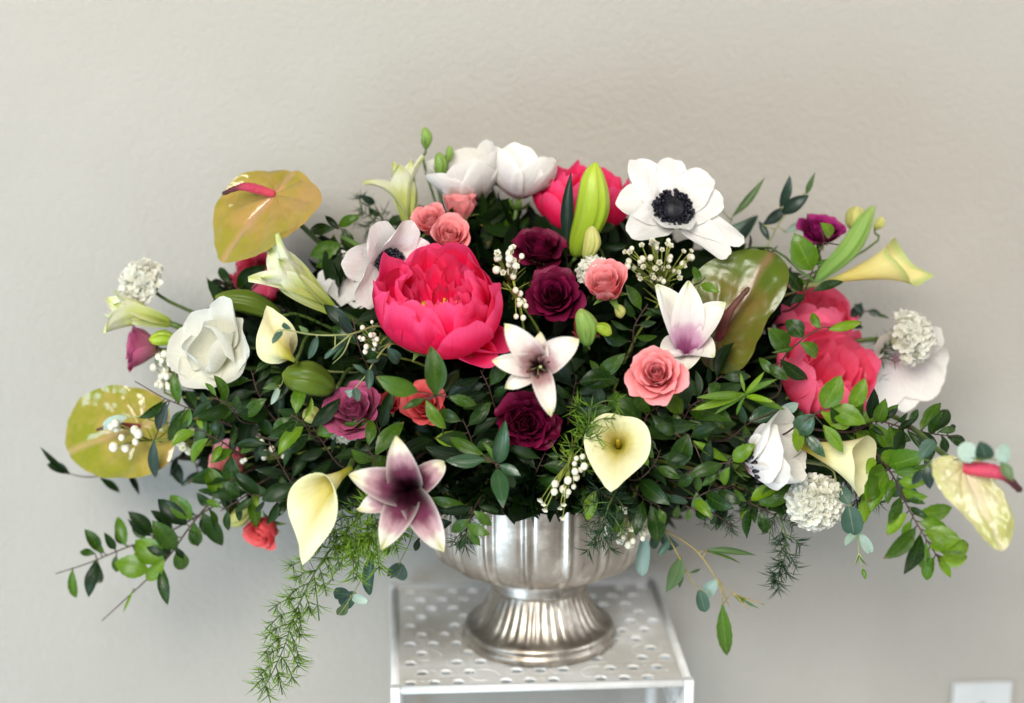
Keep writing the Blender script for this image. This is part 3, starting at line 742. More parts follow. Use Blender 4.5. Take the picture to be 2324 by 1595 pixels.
def calla(label, c, Y, hpx, axis, roll=0, mat='calla', af=17, front=85, rear=60, tip=.34, back=.80, off=.60, fs=.48, spadix=True, group='calla lilies in the arrangement', squash=1.0):
    """c = middle of the mouth, hpx = length of the spathe, local +x = the long lobe; af = funnel angle, front/rear = how far the lip rolls out"""
    p = at(c[0], c[1], Y); H = hpx * mpp(p)
    root, M = flower_root('calla_lily', label, 'calla lily', c, Y, axis, roll, H * off, group)
    nv, nu = 30, 57
    P = np.zeros((nv, nu, 3)); UVs = np.zeros((nv, nu, 2))
    wob = rng.uniform(0, 6.28, 3)
    for i in range(nu):
        ph = (i / (nu - 1) * 2 - 1) * math.pi * 1.10
        cc = (1 + math.cos(ph)) / 2
        Lt = H * (back - .08 * math.exp(-((abs(ph) - math.pi) / .5) ** 2) + (1.0 - back) * cc ** 1.1 + tip * (.55 * math.exp(-(ph / .42) ** 2) + .45 * math.exp(-(ph / .15) ** 2)))
        Lt *= 1 + .012 * math.sin(3 * ph + wob[0]) + .010 * math.sin(5 * ph + wob[1])
        a1 = D(rear + (front - rear) * cc ** .8 + 5 * math.sin(2 * ph + wob[2]))
        r, z = H * .035 * (1 + .10 * ph / math.pi), 0.0
        n = 120
        q = 0
        for k in range(n + 1):
            sN = k / n
            if k * (nv - 1) >= q * n:
                P[q, i] = (r * math.cos(ph), r * math.sin(ph) * squash, z); UVs[q, i] = (i / (nu - 1), sN); q += 1
                if q >= nv: break
            sm = sN * Lt / H
            al = D(af) * min(1, sm / .25) * (.55 + .45 * min(1, sm / .5))
            b = min(1, max(0, (sm - fs) / max(.1, Lt / H - fs)))
            al = al + (a1 - al) * b ** 1.5
            ds = Lt / n
            r += math.sin(al) * ds; z += math.cos(al) * ds
    P[:, :, 0] += 0
    part('spathe', mesh_of('spathe', P, grid_faces(nv, nu), UVs.reshape(-1, 2), MAT[mat]), root)
    if spadix:
        V, F, UV = lathe_geo([(H * .001, 0)] + [(H * .036 * (1 - .25 * t) * (1 if t < .9 else .75), H * (.1 + .48 * t)) for t in np.linspace(0, 1, 12)] + [(H * .001, H * .605)], 14)
        part('spadix', mesh_of('spadix', V, F, UV, MAT['spadix_y']), root)
    stem_to(root, M, H * .032, MAT['stem_pale'] if mat == 'calla_yellow' else MAT['stem'], start=(0, 0, H * .02), back=.05)
    return root

def lily(label, c, Y, rpx, axis, petals, roll=0, mat='lily', group='lilies in the arrangement', th0=6, off=.30, stamens=True, wmul=1.0, kk=1.5):
    """petals: (azimuth, reach in px, end angle, width / reach)"""
    p = at(c[0], c[1], Y); k = mpp(p); R = rpx * k
    root, M = flower_root('lily', label, 'lily', c, Y, axis, roll, R * off, group)
    for q, (az, reach, th1, wr) in enumerate(petals):
        t = np.linspace(0, 1, 50); ext = np.mean(np.sin(D(th0) + (D(th1) - D(th0)) * t ** kk))
        L = reach * k / max(.3, ext)
        put_petal(root, rotz(D(az)) @ Matrix.Translation((0, 0, 0.0012 * (q % 2))), MAT[mat], L=L, W=reach * k * wr * wmul, prof=LANCE, th0=D(th0), th1=D(th1), cup=.85, cup1=.8, nu=13, nv=18, k=kk,
                  ruf=.045, rf=2.6, rib=-.055, twist=random.uniform(-.45, .45))
    if stamens:
        for i in range(6):
            a = D(60 * i + 25); q = Vector((math.cos(a), math.sin(a), 0))
            pts = [Vector((0, 0, R * .1)), q * R * .12 + Vector((0, 0, R * .42)), q * R * .26 + Vector((0, 0, R * .62))]
            s = part('stamen', tube('stamen', spline(pts, 7), R * .012, MAT['filament'], 5), root)
            V, F, UV = sphere_geo(R * .032, 8, 7, 2.6)
            part('anther', mesh_of('anther', V, F, UV, MAT['anther']), s, Matrix.Translation(pts[-1]) @ rotz(a) @ Matrix.Rotation(1.2, 4, 'Y'))
        part('pistil', tube('pistil', [(0, 0, R * .1), (R * .02, 0, R * .5), (R * .03, -R * .02, R * .74)], [R * .02, R * .016, R * .035], MAT['filament'], 7), root)
    stem_to(root, M, 0.003, start=(0, 0, 0), back=.05)
    return root

def bud(label, base, tip, Y, wpx, mat='bud_green', name='lily_bud', cat='lily bud', dY=0.0, ribs=3, group='closed buds in the arrangement', stem=True, end=None, sep=0, shape=None):
    p0 = at(base[0], base[1], Y); p1 = at(tip[0], tip[1], Y + dY)
    ax = p1 - p0; L = ax.length; R = wpx * .5 * mpp(p0)
    M = frame(ax.normalized()); M.translation = p0
    root = thing(name, label, cat, M, group)
    shape = shape or [(.05, 0), (.42, .05), (.72, .18), (.95, .40), (1.0, .58), (.86, .76), (.58, .89), (.30, .96), (.10, .995), (.01, 1.0)]
    pr = spline([(r * R, z * L, 0) for r, z in shape], 26)
    V, F, UV = lathe_geo([(max(1e-4, q[0]), q[1]) for q in pr], 36, lambda a, t, r, z: 1 + (.20 * (abs(math.cos(a * ribs / 2.0)) ** .45 - .75) + .055 * math.cos(a * ribs * 3)) * min(1, 4 * t))
    V = [(v[0] + .06 * L * math.sin(math.pi * v[2] / L) ** 2, v[1], v[2]) for v in V]
    part('bud', mesh_of('bud', V, F, UV, MAT[mat]), root)
    for i in range(sep):
        put_petal(root, rotz(i * 2 * math.pi / sep), MAT['sepal'], 'sepal', L=L * random.uniform(.55, .9), W=R * 1.0, prof=SPEAR, th0=D(40), th1=D(-12), cup=.8, nu=5, nv=8, r0=R * .25)
    if stem:
        stem_to(root, M, max(.0012, R * .12), back=.03, end=end)
    return root

def anthurium(label, attach, Y, tip_px, axis, spec, mat='anth_tan', spadix_tip=None, spx=13, smat='spadix', quilt=.026, cupz=.16, group='anthuriums in the arrangement', sY=-.02, outline=None, fold=0.0):
    """tip_px = picture spot of the spathe's point; heart traced around the attachment"""
    p = at(attach[0], attach[1], Y); k = mpp(p)
    az = math.atan2(-(tip_px[1] - attach[1]), tip_px[0] - attach[0])
    R = spec * k
    root, M = flower_root('anthurium', label, 'anthurium', attach, Y, axis, az, 0.0, group)
    ang, rad = [], []
    inv = M.inverted(); ax = Vector((M[0][2], M[1][2], M[2][2]))
    for (ox, oy) in list(outline) + [tip_px]:
        ry = (FW + RT * ((ox - 1162) / FPX) - UP * ((oy - 797.5) / FPX))
        hit = inv @ (CAM + ry * ((p - CAM).dot(ax) / ry.dot(ax)))
        ang.append(math.atan2(hit.y, hit.x)); rad.append(math.hypot(hit.x, hit.y) / R)
    od = np.argsort(ang); ka = np.array(ang)[od]; kr = np.array(rad)[od]
    fine = np.linspace(-math.pi, math.pi, 145)
    kr = np.interp(fine, ka, kr, period=2 * math.pi)
    for _ in range(2):
        kr = .5 * kr + .25 * np.concatenate(([kr[-2]], kr[:-1])) + .25 * np.concatenate((kr[1:], [kr[1]]))
    ka = fine
    nr, na = 30, 145
    P = np.zeros((nr, na, 3)); UVs = np.zeros((nr, na, 2))
    s1, s2 = rng.uniform(0, 6, 2)
    for i in range(na):
        a = (i / (na - 1) * 2 - 1) * math.pi
        rr = np.interp(a, ka, kr)
        for j in range(nr):
            q = j / (nr - 1)
            x = R * rr * q * math.cos(a); y = R * rr * q * math.sin(a)
            X, Yy = x / R, y / R
            vein = abs(math.sin(a * 4.5 + 1.1 * q * math.sin(a) + .4)) ** .6
            z = quilt * R * vein * math.sin(math.pi * min(1, q * 1.0)) ** .7
            z += quilt * 1.1 * R * q * (nz.noise(Vector((X * 5 + s1, Yy * 5, s2))) + .6 * nz.noise(Vector((X * 11, Yy * 11 + s1, s2))))
            z += cupz * R * (Yy * Yy * 1.6 - .55 * X * abs(X) * .6) - .02 * R * math.exp(-(Yy / .05) ** 2) * q
            z += fold * R * abs(Yy)
            z += .035 * R * max(0, q - .85) / .15 * math.sin(3 * a + s1)
            P[j, i] = (x, y, z); UVs[j, i] = (.5 + .5 * X, .5 + .5 * Yy)
    part('spathe', mesh_of('spathe', P, grid_faces(nr, na), UVs.reshape(-1, 2), MAT[mat]), root)
    if spadix_tip:
        e = M.inverted() @ at(spadix_tip[0], spadix_tip[1], Y + sY)
        rr = spx * .5 * k
        pts = spline([(0, 0, .002), (e.x * .45, e.y * .45, e.z * .5 + .012), tuple(e)], 60)
        rad = [rr * (.75 + .35 * math.sin(math.pi * min(1, t * 1.4 + .1)) - .55 * max(0, t - .45)) * (1 if t < .97 else .6) * (1 + .05 * (k % 2)) for k, t in enumerate(np.linspace(0, 1, 60))]
        V, F, UV = tube_geo(pts, rad, 18)
        V = [tuple(Vector(v) + Vector((random.gauss(0, 1), random.gauss(0, 1), random.gauss(0, 1))) * rr * .045) for v in V]
        part('spadix', mesh_of('spadix', V, F, UV, MAT[smat]), root)
    stem_to(root, M, .0026, start=(0, 0, -.001), back=.05)
    return root

def puff(label, c, Y, rpx, axis, n=120, cover=1.7, group='white pincushion flowers in the arrangement', mat='floret', fl=.46, sphere=1.0, off=.2):
    p = at(c[0], c[1], Y); R = rpx * mpp(p)
    root, M = flower_root('pincushion_flower', label, 'pincushion flower', c, Y, axis, 0, R * off, group)
    V, F, UV = sphere_geo(R * .62, 14, 10, .9 * sphere)
    part('receptacle', mesh_of('receptacle', V, F, UV, MAT['floret']), root)
    J = Join()
    for i in range(n):
        th = cover * math.sqrt((i + .5) / n) if cover < 1.9 else math.acos(1 - (1 - math.cos(cover)) * (i + .5) / n)
        a = i * 2.39996 + random.uniform(-.2, .2)
        d = Vector((math.sin(th) * math.cos(a), math.sin(th) * math.sin(a), math.cos(th) * sphere))
        q = d.to_track_quat('Z', 'Y').to_matrix().to_4x4()
        Mm = Matrix.Translation(d * R * .52) @ q @ rotz(random.uniform(0, 6.3))
        for b in range(4):
            V, F, UV = petal_geo(L=R * fl * random.uniform(.85, 1.35), W=R * fl * .72, prof=ROUND, th0=D(random.uniform(4, 20)), th1=D(random.uniform(30, 95)), cup=.7, nu=5, nv=5, rnd=.25, ruf=.12, rf=2.6)
            Mb = Mm @ rotz(b * 1.57 + random.uniform(-.3, .3))
            J.add([Mb @ Vector(v) for v in V], F, [tuple(x) for x in UV])
    part('florets', J.mesh('florets', MAT[mat]), root, kind='stuff')
    for i in range(8):
        put_petal(root, rotz(i * .785), MAT['sepal'], 'bract', L=R * .75, W=R * .18, prof=SPEAR, th0=D(80), th1=D(60), cup=.4, nu=4, nv=6)
    stem_to(root, M, .0017)
    return root

# ------------------------------------------------------------------ leaves and branches
def leaf_set(name, prof, wr, mat, n=8, fold=.5, serr=0.0, nu=7, nv=10):
    out = []
    for i in range(n):
        V, F, UV = petal_geo(L=1.0, W=wr * random.uniform(.74, 1.12), prof=prof, th0=D(random.uniform(-22, -2)), th1=D(random.uniform(8, 52)), cup=fold * random.uniform(.5, 2.2), nu=nu, nv=nv, ruf=.022, rf=2.2, rib=-.04, twist=random.uniform(-.4, .4))
        if serr:
            V = V.copy().reshape(nv, nu, 3)
            V[1::2, 0, 1] *= 1 - serr; V[1::2, -1, 1] *= 1 - serr
            V = V.reshape(-1, 3)
        out.append(mesh_of(name, V, F, UV, mat))
    return out
LS = {}
for key, prof, wr, mat in (('leaf', LEAF, .50, 'leaf'), ('bright', LEAF, .50, 'leaf_bright'), ('dark', LEAF, .48, 'leaf_dark'), ('gloss', LEAF, .46, 'leaf_gloss'),
                           ('euc', OVAL, .55, 'euc'), ('pale', OVAL, .55, 'euc_pale'), ('sage', SPEAR, .45, 'euc_green'), ('slate', LEAF, .38, 'euc_dark'),
                           ('round', OVAL, .85, 'euc'), ('roundpale', OVAL, .85, 'euc_pale'), ('blade', SPEAR, .30, 'leaf'), ('brightblade', NARROW, .20, 'leaf_bright'), ('serr', LEAF, .52, 'leaf_bright')):
    LS[key] = leaf_set('leaf', prof, wr, MAT[mat], 8, serr=.07 if key in ('serr', 'bright') else 0, nv=13 if key in ('serr', 'bright') else 10)
LW = {'leaf': .5, 'bright': .5, 'dark': .48, 'gloss': .46, 'euc': .55, 'pale': .55, 'sage': .45, 'slate': .38, 'round': .85, 'roundpale': .85, 'blade': .30, 'brightblade': .20, 'serr': .52}

def leaf_between(root, inv, p0, p1, kind, wr=None, tilt=0.0, roll=0.0):
    ax = p1 - p0; L = ax.length
    z = ax.normalized()
    v = (p0 - CAM).normalized()
    x = v - z * v.dot(z)
    x = x.normalized() if x.length > 1e-4 else UP
    x = Quaternion(z, roll) @ x
    y = z.cross(x)
    ws = (wr / LW[kind]) if wr else 1.0
    M = Matrix(((x.x, y.x, z.x, p0.x), (x.y, y.y, z.y, p0.y), (x.z, y.z, z.z, p0.z), (0, 0, 0, 1)))
    me = random.choice(LS[kind])
    return part('leaf', me, root, inv @ M @ Matrix.Diagonal((L, L * ws * random.uniform(.98, 1.18), L, 1)))

def branch(name, label, cat, stem, leaves=(), auto=None, kind='leaf', smat='twig', r=.0012, group=None, Y=None, into=True, extra_stems=()):
    """stem: (px,py,Y) spots from the urn outwards; leaves: (bx,by,tx,ty[,width/length[,kind[,dY]]]); auto: (count,len px,start,end)"""
    pts = [at(*s) for s in stem]
    base = pts[0]
    M = Matrix.Translation(base)
    inv = M.inverted()
    root = thing(name, label, cat, M, group)
    full = pts
    if into:
        e = anchor()
        m1 = e + (base - e) * .45 + Vector((0, 0, .02)); m1.y = max(m1.y, .01)
        m2 = e + (base - e) * .85; m2.y = min(.06, base.y + .05)
        full = [e, m1, m2] + pts
    P = spline(full, max(10, 5 * len(full)))
    Pl = [inv @ Vector(p) for p in P]
    part('stem', tube('stem', Pl, [r * (1.15 - .75 * t) for t in np.linspace(0, 1, len(Pl))], MAT[smat], 6), root)
    for es in extra_stems:
        Q = [inv @ Vector(p) for p in spline([at(*s) for s in es], 10)]
        part('side_stem', tube('side_stem', Q, [r * (.8 - .5 * t) for t in np.linspace(0, 1, 10)], MAT[smat], 5), root)
    Ys = [s[2] for s in stem]
    xs = np.array([[s[0], s[1]] for s in stem], float)
    for lf in leaves:
        bx, by, tx, ty = lf[:4]
        wr = lf[4] if len(lf) > 4 else None
        kd = lf[5] if len(lf) > 5 else kind
        dY = lf[6] if len(lf) > 6 else random.uniform(-.018, .012)
        j = int(np.argmin(np.hypot(xs[:, 0] - bx, xs[:, 1] - by)))
        p0 = at(bx, by, Ys[j]); p1 = at(tx, ty, Ys[j] + dY)
        leaf_between(root, inv, p0, p1, kd, wr, roll=random.uniform(-.35, .35))
        # petiole back to the nearest point of the stem
        q = min(P, key=lambda a: (Vector(a) - p0).length)
        if .002 < (Vector(q) - p0).length < .05:
            part('petiole', tube('petiole', [inv @ Vector(q), inv @ p0], r * .55, MAT[smat], 5), root)
    if auto:
        n, lp, t0, t1 = auto[:4]
        spread = auto[4] if len(auto) > 4 else (35, 75)
        kinds = auto[5] if len(auto) > 5 else [kind]
        SP = spline(pts, 60)
        for i in range(n):
            t = t0 + (t1 - t0) * (i + .5) / n
            k = min(58, int(t * 59))
            p0 = Vector(SP[k]); tg = (Vector(SP[k + 1]) - p0).normalized()
            v = (p0 - CAM).normalized()
            side = tg.cross(v).normalized() * (1 if i % 2 else -1)
            a = D(random.uniform(*spread))
            d = (tg * math.cos(a) + side * math.sin(a) + v * random.uniform(-.45, .30) + Vector((0, 0, -.12))).normalized()
            L = lp * mpp(p0) * random.choice((.7, .9, 1.1, 1.35, 1.65)) * random.uniform(.9, 1.1) * (1 - .2 * t)
            p1 = p0 + d * .004
            part('petiole', tube('petiole', [inv @ p0, inv @ p1], r * .5, MAT[smat], 4), root)
            leaf_between(root, inv, p1, p1 + d * L, random.choice(kinds), None, roll=random.uniform(-.7, .7))
    return root

# icosphere-like bud and small open wax flower shared by all sprigs
V, F, UV = sphere_geo(1.0, 9, 7, 1.08)
WAXBUD = mesh_of('bud', V, F, UV, MAT['wax_bud'])
J = Join()
for b in range(5):
    V, F, UV = petal_geo(L=1.25, W=1.1, prof=ROUND, th0=D(20), th1=D(62), cup=.8, nu=5, nv=5, rnd=.25)
    Mb = rotz(b * 2 * math.pi / 5)
    J.add([Mb @ Vector(v) for v in V], F, [tuple(x) for x in UV])
WAXFLOWER = J.mesh('floret', MAT['wax_petal'])

def wax(label, c, Y, spread, nb, nf, bpx=11, base=None, group='wax flower sprigs in the arrangement', needles=10, spots=None):
    """spread = (half width, half height) px of the cluster"""
    p = at(c[0], c[1], Y); k = mpp(p)
    base = base or (c[0] + random.uniform(-10, 10), c[1] + spread[1] + 30)
    pb = at(base[0], base[1], Y + .02)
    M = Matrix.Translation(pb); inv = M.inverted()
    root = thing('wax_flower_sprig', label, 'wax flower', M, group)
    e = anchor()
    part('stem', tube('stem', [inv @ Vector(q) for q in spline([e, e + (pb - e) * .6 + Vector((0, 0, .02)), pb, pb + (p - pb) * .6], 14)], .0011, MAT['wax_stem'], 5), root)
    J = Join()
    n = nb + nf
    for i in range(n):
        if spots and i < len(spots):
            q = at(spots[i][0], spots[i][1], Y + random.uniform(-.012, .006))
        else:
            a = random.uniform(0, 6.28); rr = math.sqrt(random.random())
            q = at(c[0] + spread[0] * rr * math.cos(a), c[1] + spread[1] * rr * math.sin(a), Y + random.uniform(-.02, .012))
        m = pb + (p - pb) * random.uniform(.05, .55)
        J.tube([inv @ m, inv @ (m + (q - m) * .6 + Vector((0, 0, .002))), inv @ q], [.0006, .0005, .0005], 4)
        if i < nb:
            r = bpx * .5 * k * random.uniform(.7, 1.2)
            part('bud', WAXBUD, root, Matrix.Translation(inv @ q) @ Matrix.Diagonal((r, r, r, 1)))
        else:
            r = bpx * .62 * k * random.uniform(.8, 1.15)
            d = ((q - m).normalized() - FW * random.uniform(.4, 1.2)).normalized()
            part('floret', WAXFLOWER, root, Matrix.Translation(inv @ q) @ frame(d, random.uniform(0, 6)) @ Matrix.Diagonal((r, r, r, 1)))
    for i in range(needles):
        m = pb + (p - pb) * random.uniform(-.3, .7)
        d = Vector((random.uniform(-1, 1), random.uniform(-1, .4), random.uniform(.2, 1))).normalized()
        J.tube([inv @ m, inv @ (m + d * random.uniform(.012, .022))], [.0007, .0003], 3)
    part('pedicels', J.mesh('pedicels', MAT['wax_stem']), root, kind='stuff')
    return root

def fern(label, stem, n, needle_px, mat='fern', branchlets=0, blen=60, group='asparagus fern fronds in the arrangement', droop=.25, r=.0011, smat='stem', cluster=5, into=True, spread=(.5, 1.3)):
    pts = [at(*s) for s in stem]
    M = Matrix.Translation(pts[0]); inv = M.inverted()
    root = thing('asparagus_fern', label, 'fern', M, group)
    full = pts
    if into:
        e = anchor(); full = [e, e + (pts[0] - e) * .5 + Vector((0, 0, .02))] + pts
    P = spline(full, 30)
    part('stem', tube('stem', [inv @ Vector(q) for q in P], [r * (1.1 - .7 * t) for t in np.linspace(0, 1, 30)], MAT[smat], 5), root)
    paths = [(spline(pts, 50), 1.0)]
    JB = Join()
    SP = spline(pts, 50)
    for i in range(branchlets):
        t = .04 + .92 * (i + random.random() * .6) / branchlets
        kk = min(48, int(t * 49)); p0 = Vector(SP[kk]); tg = (Vector(SP[kk + 1]) - p0).normalized()
        v = (p0 - CAM).normalized()
        sd = tg.cross(v).normalized() * (1 if i % 2 else -1)
        d = (tg * .7 + sd * random.uniform(.4, 1.1) + v * random.uniform(-.5, .4)).normalized()
        L = blen * mpp(p0) * random.uniform(.55, 1.2) * (1 - .4 * t)
        q = [p0, p0 + d * L * .5, p0 + d * L + Vector((0, 0, -droop * L))]
        JB.tube([inv @ Vector(x) for x in spline(q, 6)], [r * .5] * 6, 4)
        paths.append((spline(q, 12), L))
    if branchlets:
        part('branchlets', JB.mesh('branchlets', MAT[smat]), root, kind='stuff')
    J = Join()
    per = max(1, n // len(paths))
    for path, _ in paths:
        m = per * (3 if path is paths[0][0] and branchlets else 1)
        for i in range(max(1, m // cluster)):
            t = random.random() ** .85; kk = min(len(path) - 2, int(t * (len(path) - 1)))
            p0 = Vector(path[kk]); tg = (Vector(path[kk + 1]) - p0).normalized()
            for c in range(cluster):
                rd = Vector((random.gauss(0, 1), random.gauss(0, 1), random.gauss(0, 1)))
                rd = (rd - tg * rd.dot(tg)).normalized()
                d = (tg * random.uniform(*spread) * .7 + rd).normalized()
                L = needle_px * mpp(p0) * random.uniform(.6, 1.2)
                p1 = p0 + d * L
                J.tube([inv @ p0, inv @ (p0 + d * L * .5 + Vector((0, 0, -.05 * L))), inv @ p1], [L * .016, L * .029, L * .004], 3)
    part('needles', J.mesh('needles', MAT[mat]), root, kind='stuff')
    return root

# ================================================================== the arrangement
# ---- filler foliage, shade put into its near-black colour, packed behind the flowers (one uncountable mass)
def inside(x, y, poly):
    c = False; j = len(poly) - 1
    for i in range(len(poly)):
        xi, yi = poly[i]; xj, yj = poly[j]
        if (yi > y) != (yj > y) and x < (xj - xi) * (y - yi) / (yj - yi) + xi: c = not c
        j = i
    return c
SIL = [(500, 640), (590, 680), (700, 640), (760, 560), (840, 600), (930, 520), (1000, 480), (1110, 460), (1200, 500), (1330, 470), (1450, 530), (1600, 570), (1700, 560), (1790, 640), (1800, 720),
       (1850, 900), (1960, 960), (1990, 1040), (1880, 1090), (1650, 1130), (1500, 1170), (1330, 1165), (1130, 1165), (1050, 1150), (900, 1140), (700, 1140), (590, 1110), (500, 1075), (430, 1010), (405, 920), (470, 880), (500, 780)]
J = Join()
cnt = 0
FL = [petal_geo(L=1.0, W=.46, prof=LEAF, th0=D(-8), th1=D(25), cup=.4, nu=3, nv=6, rib=-.03) for _ in range(1)][0]
while cnt < 4700:
    rim = cnt >= 4200
    x, y = random.uniform(440, 2000), random.uniform(460, 1170)
    if rim:
        x, y = random.uniform(960, 1500), random.uniform(1070, 1150)
    elif not inside(x, y, SIL): continue
    edge = min(1.0, max(0.0, 1 - abs(x - 1210) / 800))
    Yf = .0 - .085 * edge * min(1, max(0, (y - 480) / 420))
    p = at(x, y, random.uniform(-.155, -.12) * (1 - .35 * abs(x - 1215) / 285) if rim else random.uniform(Yf, Yf + .09))
    d = (p - Vector((0.0, .02, ZT + .16))).normalized() + Vector((random.gauss(0, .7), random.gauss(0, .5), random.gauss(0, .6)))
    d.normalize()
    M = d.to_track_quat('Z', 'Y').to_matrix().to_4x4() @ rotz(random.uniform(0, 6.3))
    L = random.uniform(.026, .052)
    M.translation = p - d * L * .5
    M = M @ Matrix.Diagonal((L, L, L, 1))
    J.add([M @ Vector(v) for v in FL[0]], FL[1], [tuple(q) for q in FL[2]])
    cnt += 1
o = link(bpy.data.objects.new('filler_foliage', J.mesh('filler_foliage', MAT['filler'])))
tag(o, 'mass of green leaves, shade darkened into their colour, packed behind the flowers', 'foliage', kind='stuff')

# ---- peonies
peony('large open hot pink peony with golden stamens at the centre of the arrangement', (994, 692), -.13, 180, (-.05, .78, .62), roll=.3,
      droop=[(-40, 1.02, .80, 96, 74), (-60, .92, .75, 98, 84)])
peony('coral pink peony at the top behind the tall green lily bud', (1322, 455), .03, 132, (.15, .85, .35), 'peony', stamens=False)
peony('blurred pink peony at the right behind leaf sprays, the lower of two', (1874, 850), -.07, 146, (.40, .60, .65), 'peony_pale', stamens=False, rings=[(7, 1.48, 1.05, 106, -24, .6), (7, 1.36, .95, 98, -28, .62), (7, 1.12, .80, 84, -26, .66), (7, .84, .55, 70, -16, .75)])
peony('pink peony just above another one at the right edge of the green anthurium', (1846, 716), .01, 116, (.25, .80, .5), 'peony_pale', stamens=False, rings=[(7, 1.48, 1.05, 106, -24, .6), (7, 1.36, .95, 98, -28, .62), (7, 1.12, .80, 84, -26, .66), (7, .84, .55, 70, -16, .75)])
peony('coral red peony half hidden by dark leaves under the tan anthurium', (598, 628), .05, 88, (-.3, .7, .5), 'peony_pale', stamens=False)

# ---- roses
rose('coral pink rose with open spiral below the white trumpet lily', (1490, 848), -.19, 66, (-.15, .28, .95), 'coral', 28)
rose('salmon pink rose bloom with cream ruffles above it, right of the dark rose', (1374, 648), -.13, 58, (-.25, .55, .8), 'coral', 22, openness=.55)
rose('coral spray rose left of the pair under the top white anemones', (980, 503), -.02, 46, (-.2, .5, .8), 'coral', 18, openness=.5, group='coral spray roses')
rose('coral spray rose touching the top of the large hot pink peony', (1022, 537), -.04, 52, (.1, .45, .9), 'coral', 20, openness=.6, group='coral spray roses')
rose('uppermost small coral spray rose below the left top white anemone', (1048, 468), .0, 44, (-.1, .95, .35), 'coral', 16, openness=.55, group='coral spray roses')
rose('coral rose in deep shade behind the three upright green leaves', (965, 918), -.10, 54, (-.1, .3, .9), 'coral_deep', 20, group='coral spray roses')
rose('dark rusty red rose bud in shade right of the mauve rose', (888, 912), -.07, 36, (.1, .3, .9), 'coral_deep', 14, openness=.4, group='coral spray roses')
rose('coral rose behind a green leaf at the lower left', (522, 1056), -.03, 54, (-.5, .35, .75), 'coral', 20, openness=.7, group='coral spray roses')
rose('drooping reddish rose bud hanging at the lower left edge', (600, 1202), -.05, 48, (-.35, -.45, .6), 'coral_deep', 14, openness=.55, group='coral spray roses')
rose('coral rose bud squeezed behind the bright green lisianthus bud', (1330, 752), -.10, 40, (.0, .5, .8), 'coral_deep', 16, openness=.4, group='coral spray roses')
rose('tiny pink rose bud low on the left in the dark leaves', (648, 1008), -.06, 17, (.2, .3, .9), 'coral_deep', 9, openness=.3, group='coral spray roses')
rose('round dark burgundy rose in the middle', (1258, 672), -.12, 68, (-.1, .30, .95), 'burgundy', 28, group='burgundy roses')
rose('ruffled dark burgundy rose below the tall green lily bud', (1226, 560), -.05, 62, (.05, .75, .65), 'burgundy', 24, openness=1.15, ruf=.06, group='burgundy roses')
rose('ruffled burgundy carnation under the small dusky lily', (1198, 962), -.15, 72, (.15, .1, .95), 'burgundy', 40, name='carnation', openness=.9, ruf=.14, group='burgundy carnations')
rose('magenta rose at the upper right beside a round bright leaf', (1868, 522), .0, 56, (.2, .75, .6), 'magenta', 22, group='burgundy roses')
rose('mauve rose with pointed petals left of centre', (803, 930), -.12, 70, (-.25, .45, .85), 'mauve', 26, openness=.85, group='mauve roses')
rose('mauve rose turned away to the left at the left edge', (320, 788), .0, 58, (-.9, .12, .25), 'mauve', 24, openness=.7, group='mauve roses')

# ---- anemones
anemone('open white anemone with black centre at the upper right', (1525, 482), -.05, 122, (.10, .35, .93), spec=[
    (12, .95, 60, 78, .85), (48, .98, 58, 84, .85), (95, 1.0, 60, 80, .80), (132, 1.18, 58, 84, .78), (172, 1.02, 62, 92, .9), (215, 1.0, 60, 88, .85), (268, .80, 52, 34, .9), (318, 1.30, 62, 100, .62), (335, 1.38, 64, 96, .6)])
anemone('white anemone seen from the side left of the large hot pink peony', (876, 592), -.06, 124, (.62, -.30, .72), cs=.72, spec=[
    (20, .85, 50, 60, .8), (75, .95, 50, 66, .85), (118, 1.05, 52, 80, .8), (165, 1.05, 58, 96, .9), (215, 1.0, 55, 82, .9), (262, 1.0, 52, 70, .85), (310, .8, 40, 50, .8)])
anemone('cream white anemone at the very top, left of the pair', (1066, 402), .03, 138, (-.30, .80, .30), mat='blush', th=(70, 14), W=1.0, n=8, centre=False, off=.42, ruf=.06)
anemone('white anemone with pink base at the very top, right of the pair', (1182, 396), .02, 132, (.12, .97, .05), mat='blush', th=(74, -4), W=1.05, n=7, centre=False, off=.42, ruf=.04)
anemone('large white cupped anemone at the left beside the mauve rose', (488, 795), -.07, 118, (-.30, .22, .92), mat='cream_white', centre=False, off=.35, ruf=.11, spec=[
    (10, 1.02, 78, 26, 1.25), (62, 1.25, 66, 30, .85), (110, 1.0, 78, 22, 1.25), (180, 1.04, 80, 30, 1.3), (245, 1.02, 80, 28, 1.3), (305, 1.02, 82, 30, 1.3),
    (40, .95, 68, -30, 1.1), (150, .95, 66, -34, 1.15), (215, .98, 70, -26, 1.15), (330, .92, 66, -36, 1.1)])
anemone('half closed blush white anemone at the lower right beside a calla lily', (1742, 1038), -.18, 140, (.72, .22, .34), roll=.2, mat='blush', th=(54, 16), W=1.0, n=8, centre=True, off=.40, ruf=.06)
anemone('blush white anemone behind the pincushion flower at the far right', (2040, 822), -.02, 122, (.35, -.30, .85), mat='blush', th=(56, 66), W=.95, n=8, centre=False, off=.2, ruf=.07)
anemone('white blossom half hidden left of the side on white anemone', (795, 640), .0, 72, (.1, .1, .95), mat='white', th=(58, 78), W=.95, n=6, centre=False, ruf=.05)

